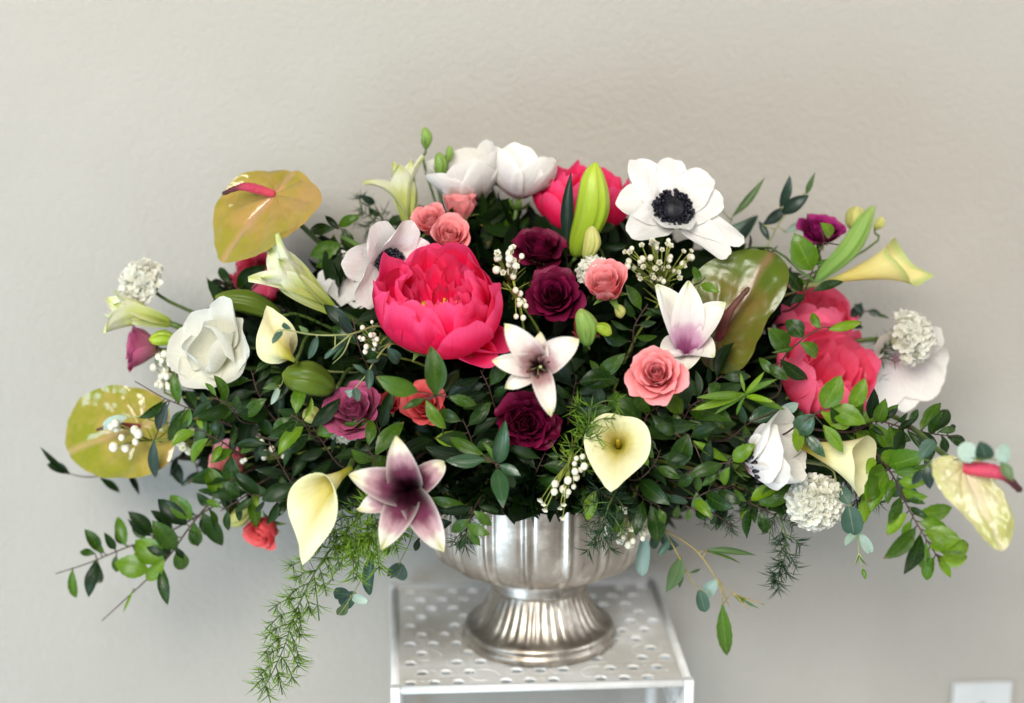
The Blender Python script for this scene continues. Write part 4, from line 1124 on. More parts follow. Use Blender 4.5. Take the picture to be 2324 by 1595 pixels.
# ---- pincushion flowers
puff('round white pincushion flower on its own stem at the left', (318, 640), .02, 58, (-.75, .45, .45))
puff('round white pincushion flower hanging at the lower right', (1856, 1140), -.17, 66, (.25, -.05, .9), n=160, cover=2.2)
puff('white pincushion flower at the far right edge of the flowers', (2070, 766), -.05, 64, (.92, .15, .25), n=130)
puff('small cream pincushion flower peeking above the salmon pink rose', (1346, 612), -.11, 40, (-.1, .75, .6), n=70)
puff('cream pincushion flower in shade under the mauve rose', (776, 965), -.09, 46, (-.3, -.5, .6), n=70)

# ---- calla lilies
calla('large cream calla lily hanging open at the lower left', (738, 1104), -.20, 215, (-.42, -.30, .84), roll=D(-84), af=15, front=70, rear=52, tip=.40, back=.70, off=.52, spadix=False)
calla('cream calla lily facing the viewer with yellow spadix low in the centre', (1402, 998), -.19, 150, (-.08, .26, .95), roll=D(-97), af=32, front=100, rear=74, tip=.36, back=.84, off=.60, fs=.58)
calla('pale cream calla lily seen from behind at the left', (640, 795), -.11, 138, (-.45, .30, -.75), roll=D(-95), af=17, front=86, rear=60, tip=.30, back=.80, off=.58, spadix=False)
calla('cream calla lily pointing right under the leaf sprays at the right', (1902, 1034), -.18, 215, (.90, -.26, .34), roll=D(-70), af=17, front=48, rear=34, tip=.14, back=.86, off=.58, spadix=False)
calla('yellow calla lily pointing to the right at the upper right', (1990, 608), -.03, 208, (.92, .27, .16), roll=D(25), mat='calla_yellow', af=14, front=40, rear=34, tip=.26, back=.84, off=.58, spadix=False)

# ---- lilies
lily('large white and wine purple star lily low in front of the urn', (928, 1112), -.21, 128, (.02, .0, 1.0), [
    (101, 128, 92, .70), (162, 134, 104, .70), (38, 100, 150, .72), (245, 134, 100, .64), (301, 150, 118, .56), (199, 118, 118, .62)], mat='lily', stamens=False)
lily('small dusky white lily just below the large hot pink peony', (1222, 832), -.20, 105, (.02, .05, 1.0), [
    (130, 120, 112, .62), (174, 104, 118, .60), (214, 88, 130, .60), (284, 114, 120, .50), (34, 106, 112, .76), (88, 76, 100, .7)], mat='lily_dusky', th0=10, stamens=True)
lily('white trumpet lily with purple throat opening upward at the right', (1556, 742), -.15, 118, (-.10, .66, .74), [
    (124, 104, 58, .90), (82, 92, 52, .95), (30, 108, 80, .80), (-35, 72, 118, 1.3), (-92, 66, 122, 1.4), (-150, 68, 112, 1.3)], mat='lily_pale', th0=13, off=.95, stamens=False, kk=1.4)
lily('half open greenish white lily pointing to the upper left', (704, 664), -.06, 118, (-.68, .52, .35), [
    (180, 66, 40, 1.15), (100, 88, 56, 1.1), (30, 66, 34, 1.2), (250, 58, 30, 1.3), (320, 58, 30, 1.3)], mat='lily_green', th0=5, off=.55, stamens=False)
lily('greenish white lily with curled petals at the top left of the coral roses', (925, 480), .02, 110, (-.12, .95, .2), [
    (172, 92, 84, .9), (60, 50, 32, 1.3), (10, 54, 36, 1.3), (265, 50, 28, 1.3), (110, 60, 44, 1.2)], mat='lily_green', th0=5, off=.45, stamens=False)
lily('olive tinged white lily pointing left above the mauve rose at the left', (345, 722), .0, 105, (-.90, .28, .25), [
    (180, 44, 26, 1.4), (265, 84, 72, .95), (30, 44, 26, 1.4), (110, 46, 28, 1.4), (320, 42, 24, 1.4)], mat='lily_green', th0=5, off=.40, stamens=False)

# ---- buds
bud('tall lime green lily bud standing at the top centre', (1305, 585), (1352, 368), -.06, 72, 'bud_green')
bud('olive green lily bud lying left of the mauve rose', (762, 880), (640, 848), -.12, 76, 'bud_olive')
bud('dark green lily bud in the leaves above the white cupped anemone', (640, 715), (488, 672), -.03, 52, 'bud_olive')
bud('small cream bud beside the foot of the tall lime bud', (1330, 592), (1345, 512), -.08, 38, 'bud_cream')
bud('small olive bud left of the mauve rose at the left edge', (405, 772), (338, 770), -.02, 34, 'bud_green')
bud('small yellow bud alone in the dark leaves at the left', (722, 955), (690, 930), -.11, 40, 'bud_cream')
bud('topmost green lisianthus bud on a thin stem', (967, 338), (964, 288), .05, 24, 'bud_fresh', 'lisianthus_bud', 'flower bud', sep=4, end=None)
bud('green lisianthus bud pressed against the left top anemone', (1000, 405), (996, 345), .04, 30, 'bud_fresh', 'lisianthus_bud', 'flower bud', sep=4)
bud('narrow green lisianthus bud leaning right near the left top anemone', (1012, 372), (1022, 330), .05, 18, 'bud_fresh', 'lisianthus_bud', 'flower bud', sep=3)
bud('small green bud above the open white anemone', (1537, 428), (1541, 386), .02, 32, 'bud_cream', 'lisianthus_bud', 'flower bud', sep=4)
bud('fat yellow green bud at the upper right above the magenta rose', (1932, 520), (1948, 468), .0, 48, 'bud_cream', 'lisianthus_bud', 'flower bud', sep=4)
bud('faded bud at the tip of the upper right spray', (1985, 520), (2004, 492), .01, 22, 'bud_cream', 'lisianthus_bud', 'flower bud', sep=3)
bud('bright green pointed lisianthus bud above the small dusky lily', (1335, 785), (1318, 700), -.15, 46, 'bud_fresh', 'lisianthus_bud', 'flower bud', sep=4)
bud('short yellow green bud leaning right beside the pointed lisianthus bud', (1348, 738), (1388, 758), -.15, 28, 'bud_green', 'lisianthus_bud', 'flower bud', sep=3)
bud('long pale green bud crossing in front of the yellow calla lily', (1852, 640), (1986, 466), -.26, 44, 'bud_fresh', 'lily_bud', 'lily bud')
bud('green bud hanging under the salmon pink rose', (1400, 690), (1410, 722), -.13, 24, 'bud_cream', 'lisianthus_bud', 'flower bud', sep=3)
bud('thin brownish green bud in the leaves low at the left', (575, 1150), (505, 1185), -.04, 44, 'bud_cream')

# ---- anthuriums
anthurium('tan green anthurium with red spadix high at the left', (622, 442), .0, (490, 586), (-.35, .45, .82), 196, 'anth_tan', (504, 440), 19,
          outline=[(482, 530), (490, 478), (520, 440), (560, 405), (610, 388), (660, 389), (708, 416), (740, 468), (700, 520), (645, 560), (590, 584), (540, 590), (510, 590)])
anthurium('yellow green anthurium at the far left behind twigs', (318, 968), .0, (138, 1012), (-.30, .20, .93), 182, 'anth_lime', (218, 976), 13, 'spadix_dark',
          outline=[(148, 965), (180, 912), (235, 886), (300, 882), (350, 894), (388, 930), (384, 965), (398, 1010), (388, 1050), (350, 1078), (280, 1085), (205, 1072), (158, 1042)])
anthurium('large dark green anthurium with brown spadix behind the white trumpet lily', (1632, 768), -.08, (1756, 570), (-.42, .10, .90), 240, 'anth_green', (1700, 652), 22, 'spadix_dark', cupz=.22,
          outline=[(1690, 563), (1640, 580), (1592, 615), (1572, 655), (1572, 720), (1588, 780), (1600, 828), (1640, 848), (1690, 834), (1722, 780), (1745, 720), (1782, 668), (1788, 610)])
anthurium('cream green anthurium with red spadix tilted at the far right', (2186, 1062), -.30, (2284, 1250), (.42, .38, .82), 205, 'anth_cream', (2318, 1114), 30, 'spadix', cupz=.10, quilt=.034,
          outline=[(2308, 1200), (2290, 1140), (2250, 1082), (2216, 1046), (2180, 1040), (2148, 1038), (2112, 1046), (2118, 1084), (2156, 1138), (2204, 1192), (2254, 1242)])

# ---- wax flowers
wax('cream wax flower sprig at the right of the large hot pink peony', (1152, 592), -.12, (34, 38), 14, 6, 16, base=(1160, 660))
wax('pale wax flower buds hanging low on a stem below the first pink peony sprig', (1178, 690), -.13, (18, 40), 8, 0, 14, base=(1165, 640), needles=6)
wax('broad wax flower sprig under the open white anemone', (1495, 590), -.08, (80, 50), 26, 26, 14, base=(1500, 680), needles=40)
wax('wax flower sprig with large white buds hanging over the urn rim', (1282, 1090), -.20, (36, 48), 14, 6, 16, base=(1300, 1020),
    spots=[(1308, 1040), (1322, 1036), (1304, 1052), (1326, 1058), (1305, 1070), (1318, 1066), (1308, 1083), (1289, 1090), (1260, 1098), (1258, 1116), (1302, 1104), (1290, 1116), (1278, 1110), (1285, 1124), (1236, 1140), (1240, 1152), (1230, 1130), (1272, 1148), (1278, 1170), (1280, 1140)])
wax('wax flower sprig of white buds left of the white cupped anemone', (378, 842), -.02, (32, 44), 28, 2, 15, base=(400, 900))
wax('few large white wax buds in front of the yellow green anthurium', (290, 988), -.05, (34, 28), 9, 0, 19, base=(350, 1000),
    spots=[(306, 976), (308, 1002), (276, 993), (285, 1016), (264, 970), (262, 960), (252, 968), (258, 1014), (314, 984)])
wax('wax flower sprig right of the yellow green anthurium', (425, 1000), -.03, (30, 28), 8, 6, 16, base=(470, 1010))
wax('white wax flower sprig over the right side of the urn', (1420, 1195), -.14, (52, 44), 16, 10, 17, base=(1440, 1130))
wax('brownish wax flower buds below the left edge of the large hot pink peony', (838, 765), -.13, (22, 40), 14, 0, 11, base=(860, 800))
wax('small white wax buds in the dark leaves at the lower left', (590, 1020), -.05, (60, 40), 10, 0, 14, base=(620, 1040))
wax('wax flower sprig beside the pincushion flower at the lower right', (1800, 1120), -.14, (28, 50), 8, 4, 12, base=(1740, 1130), needles=36)

# ---- leafy branches: lower left
G = 'leafy branches reaching out of the arrangement'
branch('leafy_branch', 'longest leafy branch with bare tip reaching out at the lower left', 'branch', [(520, 1130, -.02), (383, 1207, -.02), (280, 1245, -.02), (200, 1278, -.02), (126, 1302, -.01)],
       [(227, 1253, 199, 1200, .62), (216, 1256, 178, 1252, .45), (285, 1238, 263, 1169, .60, 'bright'), (346, 1210, 289, 1161, .60, 'dark'), (219, 1270, 214, 1348, .52), (165, 1292, 168, 1368, .36, 'bright'),
        (300, 1236, 330, 1262, .5, 'dark'), (262, 1246, 240, 1218, .6, 'dark'), (350, 1214, 372, 1250, .5, 'dark'), (390, 1200, 352, 1160, .6, 'dark'), (330, 1222, 296, 1190, .55, 'leaf')], auto=(10, 56, .02, .72, (35, 80), ['dark', 'leaf', 'dark']), group=G)
branch('leafy_branch', 'drooping branch with pale round leaves just below the longest one at the lower left', 'branch', [(540, 1080, -.05), (490, 1125, -.05), (429, 1198, -.05), (386, 1259, -.05), (334, 1314, -.05), (294, 1351, -.05), (232, 1408, -.04)],
       [(435, 1177, 384, 1122, .75, 'bright'), (368, 1278, 306, 1223, .68, 'bright'), (337, 1296, 257, 1274, .75, 'bright'), (334, 1317, 371, 1272, .45, 'bright'), (303, 1336, 278, 1394, .16, 'bright'),
        (423, 1189, 357, 1131, .6, 'dark'), (459, 1164, 508, 1242, .5, 'dark'), (440, 1186, 447, 1250, .5), (395, 1240, 424, 1272, .5, 'dark'), (400, 1245, 352, 1190, .6, 'leaf'),
        (525, 1096, 525, 1034, .62), (493, 1122, 473, 1058, .60, 'bright'), (512, 1100, 520, 1170, .4)], auto=(10, 58, .02, .6, (35, 80), ['dark', 'leaf', 'dark']), group=G)
branch('leafy_branch', 'brown twig with hanging leaves crossing the yellow green anthurium', 'branch', [(640, 1000, -.06), (540, 972, -.06), (467, 941, -.06), (379, 906, -.05), (306, 865, -.05)],
       [(406, 915, 391, 842, .38), (467, 944, 444, 1020, .5), (420, 932, 382, 1008, .42, 'leaf'), (511, 955, 506, 886, .45), (376, 912, 356, 980, .4, 'slate'), (350, 999, 346, 1104, .28, 'slate'),
        (540, 972, 520, 1040, .45, 'dark'), (560, 978, 585, 920, .5), (480, 946, 455, 890, .45), (600, 990, 580, 1050, .5, 'dark'), (430, 926, 410, 978, .5, 'bright'), (500, 956, 486, 1016, .45, 'leaf')], auto=(12, 56, .02, .8, (35, 80), ['dark', 'leaf', 'leaf']), group=G)
branch('leafy_branch', 'thin dark twig passing under the yellow green anthurium', 'branch', [(560, 1010, .01), (452, 1030, .02), (330, 1060, .03), (210, 1082, .03), (157, 1075, .03)],
       [(157, 1075, 104, 1046, .5, 'dark'), (150, 1074, 96, 1022, .2, 'dark'), (228, 1085, 271, 1117, .42, 'dark'), (290, 1070, 315, 1124, .35, 'dark'), (395, 1046, 412, 1100, .45, 'dark'), (400, 1038, 388, 1080, .4, 'slate'), (450, 1070, 415, 1104, .4, 'slate')], group=G)
branch('leafy_branch', 'dark leaves at the upper left beside the half hidden coral red peony', 'branch', [(640, 700, .03), (580, 670, .03), (530, 650, .03)],
       [(525, 645, 492, 600, .55, 'dark'), (540, 656, 594, 608, .62, 'dark'), (514, 656, 466, 644, .42, 'dark'), (560, 665, 610, 650, .5, 'dark'), (560, 668, 520, 690, .5, 'dark')], group=G)
branch('leafy_branch', 'green leaves right of the tan green anthurium', 'branch', [(820, 640, .0), (795, 570, .0), (770, 510, .0)],
       [(757, 519, 694, 522, .5), (769, 513, 810, 488, .5, 'leaf'), (772, 554, 699, 583, .52), (769, 577, 712, 608, .55, 'leaf'), (782, 520, 794, 572, .6, 'leaf'), (770, 520, 735, 488, .5, 'dark')], group=G)
branch('leafy_branch', 'small dark leaves between the anthurium and the curled lily at the top left', 'branch', [(890, 540, .05), (870, 500, .05), (845, 455, .05)],
       [(865, 490, 830, 470, .45, 'dark'), (850, 460, 820, 446, .35, 'slate'), (880, 510, 918, 488, .5, 'dark'), (885, 520, 850, 520, .4, 'dark')], group=G)

# ---- centre sprays
branch('leafy_branch', 'three broad green leaves upright in the middle below the large hot pink peony', 'branch', [(1010, 1000, -.15), (1000, 940, -.18), (990, 898, -.2)],
       [(989, 896, 988, 792, .56, 'leaf', -.01), (947, 888, 851, 859, .40, 'leaf', -.01), (968, 909, 1008, 982, .46, 'bright', -.01), (965, 905, 912, 926, .36, 'leaf'), (1020, 900, 1087, 920, .42, 'leaf'), (1010, 892, 1042, 838, .5, 'dark', .02)], group=G)
branch('leafy_branch', 'very glossy leaf spray beside the burgundy carnation over the urn', 'branch', [(1150, 1140, -.13), (1135, 1090, -.17), (1125, 1052, -.2)],
       [(1099, 1042, 1009, 1044, .40, 'gloss', 0), (1096, 1031, 1014, 993, .38, 'leaf', .01), (1130, 1050, 1146, 963, .46, 'gloss', -.02), (1128, 1052, 1099, 1001, .28, 'bright', 0), (1128, 1064, 1143, 1156, .50, 'gloss', -.03), (1134, 1055, 1182, 1080, .42, 'gloss', -.01), (1140, 1062, 1170, 1110, .4, 'dark')], group=G)
branch('leafy_branch', 'dark leaf spray hanging over the left side of the urn rim', 'branch', [(1090, 1130, -.14), (1070, 1170, -.18), (1060, 1210, -.2)],
       [(1060, 1150, 973, 1133, .40, 'leaf', 0), (1075, 1160, 1120, 1195, .5), (1065, 1180, 1020, 1208, .5), (1062, 1200, 1090, 1240, .5), (1060, 1190, 1110, 1215, .45), (1058, 1210, 1042, 1250, .5), (1080, 1150, 1140, 1160, .45, 'dark'), (1070, 1150, 1005, 1165, .4, 'dark'), (1085, 1150, 1100, 1100, .45, 'dark')], group=G)
branch('leafy_branch', 'dark leaf pair hanging between the star lily and the urn', 'branch', [(1000, 1170, -.12), (960, 1210, -.15), (945, 1240, -.15)],
       [(950, 1222, 942, 1254, .4, 'dark'), (975, 1195, 1020, 1185, .45, 'dark'), (965, 1205, 1000, 1225, .4, 'dark')], group=G)
branch('leafy_branch', 'dark leaves between the small dusky lily and the coral pink rose', 'branch', [(1390, 1000, -.13), (1375, 920, -.15), (1360, 850, -.15)],
       [(1362, 915, 1354, 866, .62, 'gloss'), (1410, 940, 1396, 888, .72, 'leaf'), (1357, 853, 1418, 804, .5), (1360, 850, 1338, 815, .45), (1372, 900, 1430, 900, .45, 'dark'), (1380, 930, 1335, 950, .45, 'dark'), (1366, 870, 1320, 880, .4, 'dark')], group=G)
branch('leafy_branch', 'leaf spray right of the viewer facing calla lily', 'branch', [(1480, 1100, -.12), (1530, 1040, -.16), (1575, 985, -.17)],
       [(1560, 985, 1521, 1078, .50, 'leaf', -.01), (1532, 982, 1487, 965, .5), (1545, 975, 1530, 935, .5, 'leaf'), (1570, 990, 1620, 968, .45, 'dark'), (1500, 1070, 1470, 1040, .45, 'dark'), (1510, 1060, 1560, 1090, .45, 'dark'), (1540, 1020, 1585, 1040, .45, 'dark')], group=G)
branch('leafy_branch', 'bright green leaf spray left of the half closed blush anemone', 'branch', [(1530, 1090, -.14), (1580, 1060, -.18), (1650, 1050, -.19), (1670, 1045, -.19)],
       [(1573, 1000, 1660, 1050, .36, 'bright', -.01), (1664, 1046, 1712, 1006, .58, 'bright', -.01), (1640, 1055, 1560, 1078, .42), (1630, 1070, 1590, 1105, .45), (1655, 1060, 1630, 1110, .45, 'bright'), (1600, 1060, 1610, 1010, .45, 'dark'), (1580, 1070, 1530, 1110, .45, 'leaf'), (1560, 1080, 1500, 1075, .4, 'dark')], group=G)
branch('leafy_branch', 'grey green leaf spray hanging under the leaf mass right of the urn', 'branch', [(1500, 1110, -.12), (1560, 1150, -.14), (1620, 1165, -.15), (1665, 1200, -.15)],
       [(1603, 1158, 1643, 1114, .52, 'euc'), (1560, 1140, 1490, 1130, .32, 'euc'), (1590, 1155, 1580, 1120, .5, 'sage'), (1565, 1155, 1560, 1185, .5, 'leaf'), (1540, 1145, 1530, 1185, .45, 'leaf'), (1625, 1168, 1612, 1200, .4, 'dark'), (1580, 1160, 1600, 1180, .4, 'leaf')], group=G)
branch('curled_leaf_sprig', 'pale green sprig of narrow curling leaves right of the coral pink rose', 'branch', [(1600, 960, -.12), (1650, 915, -.16), (1690, 893, -.18)],
       [(1690, 893, 1578, 932, .16, 'brightblade', -.02), (1685, 893, 1596, 902, .16, 'brightblade', -.03), (1688, 898, 1622, 935, .16, 'brightblade', -.01), (1692, 895, 1752, 858, .2, 'brightblade', -.02), (1694, 897, 1782, 928, .2, 'brightblade', -.02),
        (1692, 893, 1736, 842, .22, 'brightblade', -.01), (1690, 890, 1680, 846, .25, 'brightblade'), (1694, 900, 1745, 905, .22, 'brightblade', -.03), (1690, 900, 1665, 948, .18, 'brightblade')], smat='stem', group=G)
branch('leafy_branch', 'glossy grey leaves below the blurred pink peonies', 'branch', [(1640, 1000, -.12), (1700, 960, -.15), (1760, 935, -.15), (1800, 925, -.15)],
       [(1700, 955, 1770, 925, .5, 'gloss'), (1720, 950, 1765, 970, .5, 'gloss'), (1770, 935, 1812, 915, .6, 'pale'), (1690, 960, 1680, 920, .5, 'gloss'), (1660, 985, 1630, 955, .5, 'dark'), (1740, 945, 1750, 990, .45, 'dark'), (1690, 965, 1700, 1010, .45, 'leaf'), (1650, 990, 1690, 1020, .45, 'dark')], group=G)

# ---- right side sprays
branch('leafy_branch', 'leafy sprig in front of the two blurred pink peonies', 'branch', [(1760, 900, -.10), (1775, 820, -.13), (1815, 775, -.14), (1862, 745, -.14), (1885, 742, -.14)],
       [(1880, 748, 1960, 730, .30, 'bright'), (1862, 745, 1838, 706, .58, 'bright'), (1822, 765, 1785, 722, .62), (1786, 792, 1750, 746, .56), (1816, 778, 1868, 812, .52, 'bright'), (1800, 790, 1752, 800, .35), (1772, 816, 1840, 876, .42, 'leaf'), (1745, 830, 1790, 862, .5), (1760, 850, 1720, 810, .5), (1752, 860, 1715, 880, .5, 'leaf')], group=G)
branch('leafy_branch', 'sharp bright leaf sprig over the cream calla lily at the right', 'branch', [(1760, 990, -.15), (1810, 965, -.19), (1864, 932, -.2), (1900, 928, -.2), (1930, 925, -.2)],
       [(1868, 925, 1909, 854, .56, 'bright', -.01), (1930, 925, 1967, 864, .52, 'bright', -.01), (1884, 926, 1966, 960, .50, 'serr', -.02), (1864, 935, 1945, 975, .5, 'bright', 0), (1808, 962, 1818, 1033, .46, 'serr', -.01), (1806, 985, 1848, 940, .62, 'gloss', -.01), (1824, 985, 1873, 1038, .56, 'gloss', -.01), (1868, 965, 1916, 1027, .5, 'serr', -.01), (1900, 960, 1890, 930, .5, 'leaf')], group=G)
branch('leafy_branch', 'bushy leaf branch spreading at the far right above the grey leaves', 'branch', [(1930, 980, -.12), (1985, 955, -.14), (2050, 970, -.14), (2120, 985, -.13), (2180, 990, -.12)],
       [(1960, 960, 1990, 925, .6, 'bright'), (1990, 958, 2010, 910, .55, 'bright'), (2000, 960, 2040, 915, .45, 'leaf'), (2090, 975, 2100, 940, .4, 'bright'), (2110, 985, 2132, 938, .4, 'leaf'), (2130, 980, 2176, 972, .4, 'leaf'), (1975, 960, 1995, 1010, .5, 'leaf'), (2020, 970, 2070, 1005, .45, 'leaf'), (2050, 975, 2030, 1030, .5, 'dark'),
        (2060, 978, 2100, 1030, .45, 'leaf'), (2140, 990, 2150, 1035, .5, 'dark'), (2080, 980, 2130, 1010, .4, 'dark'), (1945, 975, 1975, 1035, .5, 'leaf'), (1940, 980, 1990, 990, .4, 'bright'), (2150, 990, 2200, 1010, .4, 'leaf'), (2040, 975, 2075, 950, .45, 'dark')], auto=(16, 54, .02, .9, (35, 80), ['leaf', 'bright', 'dark']), group=G)
branch('leafy_branch', 'drooping branch of toothed green leaves at the far right', 'branch', [(1960, 1010, -.13), (2020, 1070, -.21), (2060, 1150, -.26), (2100, 1220, -.28), (2145, 1290, -.27)],
       [(2127, 1258, 2160, 1312, .46, 'serr'), (2110, 1240, 2178, 1222, .5, 'serr')], auto=(28, 70, .10, .93, (30, 75), ['bright', 'leaf', 'bright', 'leaf', 'serr']), group=G)

# ---- eucalyptus
GE = 'eucalyptus stems in the arrangement'
branch('eucalyptus', 'eucalyptus stem with round dark grey leaves at the far right below the bushy branch', 'eucalyptus', [(1980, 1030, -.12), (2050, 1060, -.20), (2120, 1050, -.27), (2200, 1040, -.32), (2290, 1045, -.34)],
       [(2035, 1087, 2086, 1142, .70, 'round'), (2104, 1054, 2111, 1112, .60, 'slate'), (2050, 1060, 2030, 1020, .8, 'round'), (2090, 1040, 2120, 1000, .8, 'round'), (2196, 1050, 2196, 1000, .85, 'roundpale'), (2276, 1052, 2280, 1004, .85, 'roundpale'), (2240, 1042, 2226, 1012, .6, 'euc'),
        (2272, 1050, 2302, 1092, .5, 'sage'), (2090, 1066, 2070, 1100, .6, 'slate'), (2150, 1050, 2170, 1085, .6, 'slate')], smat='stem', group=GE)
branch('eucalyptus', 'eucalyptus sprig with one oval leaf and bare twigs hanging right of the pincushion flower', 'eucalyptus', [(1880, 1060, -.15), (1900, 1100, -.17), (1930, 1148, -.18), (1946, 1215, -.18), (1950, 1258, -.18), (1962, 1306, -.18)],
       [(1925, 1148, 1940, 1217, .70, 'round', -.005), (1943, 1212, 1917, 1242, .5, 'pale'), (1950, 1210, 1974, 1254, .45, 'pale'), (1958, 1290, 1964, 1314, .45, 'bright'), (1905, 1105, 1925, 1140, .6, 'euc'), (1950, 1258, 1940, 1284, .12, 'sage'), (1951, 1262, 1968, 1284, .12, 'sage')], smat='stem_pale', group=GE,
       extra_stems=[[(1950, 1255, -.18), (1938, 1285, -.18)], [(1951, 1258, -.18), (1966, 1282, -.18)]])
branch('eucalyptus', 'willow eucalyptus with long leaves hanging right of the urn', 'eucalyptus', [(1478, 1182, -.10), (1575, 1245, -.12), (1627, 1312, -.13), (1665, 1346, -.13), (1735, 1372, -.13)],
       [(1605, 1247, 1717, 1260, .19, 'sage', 0), (1627, 1316, 1588, 1362, .62, 'pale', 0), (1640, 1372, 1650, 1508, .26, 'bright', 0), (1665, 1350, 1705, 1372, .3, 'bright'), (1690, 1362, 1720, 1380, .15, 'sage'), (1600, 1250, 1690, 1275, .08, 'brightblade')], smat='twig_tan', group=GE,
       extra_stems=[[(1627, 1312, -.13), (1638, 1345, -.13), (1640, 1374, -.13)], [(1665, 1346, -.13), (1700, 1384, -.13)], [(1630, 1318, -.13), (1655, 1378, -.13)]])
branch('eucalyptus', 'second willow eucalyptus stem with grey leaves closer to the urn', 'eucalyptus', [(1490, 1175, -.11), (1534, 1250, -.13), (1568, 1316, -.13), (1601, 1346, -.13)],
       [(1545, 1262, 1514, 1354, .46, 'sage', -.01), (1500, 1205, 1538, 1262, .5, 'euc', 0), (1586, 1339, 1604, 1392, .5, 'euc'), (1463, 1212, 1456, 1318, .35, 'pale', 0), (1552, 1282, 1540, 1340, .2, 'sage'), (1495, 1200, 1480, 1250, .4, 'euc'), (1520, 1225, 1495, 1262, .4, 'euc'), (1565, 1300, 1595, 1290, .2, 'sage')], smat='twig_tan', group=GE)
branch('eucalyptus', 'eucalyptus stem with dark pointed leaves rising at the upper right', 'eucalyptus', [(1700, 640, .02), (1745, 550, .03), (1775, 497, .03), (1814, 455, .03), (1842, 410, .04)],
       [(1771, 470, 1796, 397, .42, 'slate'), (1732, 510, 1790, 468, .36, 'slate'), (1775, 484, 1833, 443, .40, 'slate'), (1830, 440, 1850, 390, .25, 'sage'), (1745, 545, 1722, 500, .4, 'slate'), (1785, 527, 1828, 503, .4, 'pale')], smat='stem_pale', group=GE)
branch('eucalyptus', 'eucalyptus stem with pale teal leaves behind the right petals of the open anemone', 'eucalyptus', [(1620, 620, .03), (1640, 560, .04), (1660, 500, .05)],
       [(1663, 490, 1737, 401, .21, 'sage'), (1630, 530, 1738, 492, .28, 'pale'), (1656, 565, 1721, 490, .34, 'slate'), (1640, 480, 1632, 450, .3, 'sage'), (1628, 560, 1660, 540, .4, 'euc')], smat='stem_pale', group=GE)
branch('eucalyptus', 'eucalyptus twigs with small leaves crossing the pale cream calla lily', 'eucalyptus', [(860, 740, -.12), (798, 757, -.15), (720, 760, -.16), (640, 748, -.17), (622, 760, -.17)],
       [(640, 752, 618, 780, .55, 'euc'), (720, 765, 700, 815, .35, 'euc'), (795, 765, 740, 812, .10, 'euc'), (760, 790, 736, 815, .5, 'euc'), (660, 745, 640, 735, .5, 'euc'), (798, 757, 770, 720, .4, 'slate'), (700, 760, 680, 740, .4, 'sage'), (790, 765, 750, 825, .12, 'sage')], smat='stem_pale', r=.0012, group=GE,
       extra_stems=[[(798, 757, -.15), (760, 788, -.16), (740, 805, -.16)], [(798, 757, -.15), (780, 800, -.15), (755, 825, -.15)]])
branch('eucalyptus', 'eucalyptus twig with two grey leaves dangling onto the mauve rose', 'eucalyptus', [(890, 780, -.13), (850, 820, -.16), (830, 852, -.17), (795, 892, -.18)],
       [(838, 838, 838, 872, .5, 'euc'), (806, 880, 812, 910, .5, 'euc'), (830, 845, 808, 832, .3, 'euc'), (800, 885, 786, 896, .6, 'pale'), (880, 790, 910, 825, .5, 'euc'), (860, 815, 830, 820, .35, 'euc')], smat='stem_pale', r=.0011, group=GE)
branch('eucalyptus', 'pale green eucalyptus tip hanging below the pale cream calla lily', 'eucalyptus', [(660, 830, -.10), (640, 870, -.13), (625, 890, -.14)],
       [(637, 885, 612, 918, .4, 'bright'), (630, 880, 622, 912, .45, 'pale'), (630, 875, 600, 880, .4, 'sage')], smat='stem_pale', r=.001, group=GE)
branch('eucalyptus', 'eucalyptus twig with narrow grey leaves hanging left of the urn beside the fern', 'eucalyptus', [(900, 1160, -.14), (880, 1230, -.16), (845, 1270, -.17), (800, 1350, -.17), (770, 1395, -.17)],
       [(845, 1258, 832, 1358, .32, 'euc'), (880, 1235, 878, 1258, .5, 'euc'), (808, 1345, 770, 1378, .6, 'euc'), (795, 1350, 752, 1345, .55, 'euc'), (800, 1355, 826, 1362, .6, 'pale'), (790, 1370, 762, 1400, .4, 'sage'), (850, 1262, 830, 1256, .5, 'euc')], smat='stem_pale', r=.0011, group=GE)
branch('eucalyptus', 'single folded eucalyptus leaf dangling left of the stand', 'eucalyptus', [(945, 1180, -.12), (930, 1230, -.15), (908, 1275, -.15), (905, 1285, -.15)],
       [(912, 1278, 878, 1308, .55, 'euc'), (912, 1280, 900, 1334, .5, 'euc')], smat='stem_pale', r=.0008, group=GE)
branch('eucalyptus', 'pale eucalyptus leaf lying on the yellow green anthurium', 'eucalyptus', [(380, 960, -.03), (320, 945, -.05), (285, 948, -.05)],
       [(288, 946, 222, 972, .35, 'pale')], smat='stem_pale', r=.001, group=GE)

# ---- upper right odd leaves
branch('leafy_branch', 'round bright green leaf and small leaves under the magenta rose', 'branch', [(1800, 700, -.03), (1830, 650, -.06), (1845, 610, -.07), (1870, 550, -.07)],
       [(1842, 612, 1802, 530, .80, 'bright'), (1862, 506, 1906, 545, .5, 'bright'), (1846, 660, 1918, 636, .36, 'leaf'), (1930, 560, 1962, 545, .6, 'bright'), (1820, 660, 1790, 620, .5, 'leaf'), (1825, 670, 1795, 690, .5, 'dark'), (1835, 640, 1800, 640, .5, 'leaf'), (1850, 600, 1890, 590, .4, 'leaf')], group=G)
branch('leafy_branch', 'dark grey leaf sprig behind the far right pincushion flower', 'branch', [(1900, 780, .02), (1930, 730, .03), (1970, 705, .03), (2010, 720, .03)],
       [(1930, 730, 1958, 685, .6, 'slate'), (1970, 706, 2000, 712, .5, 'slate'), (1985, 715, 2020, 722, .4, 'leaf'), (1930, 735, 1960, 745, .5, 'slate'), (1910, 760, 1890, 700, .5, 'dark'), (1960, 710, 1940, 690, .6, 'slate')], group=G)
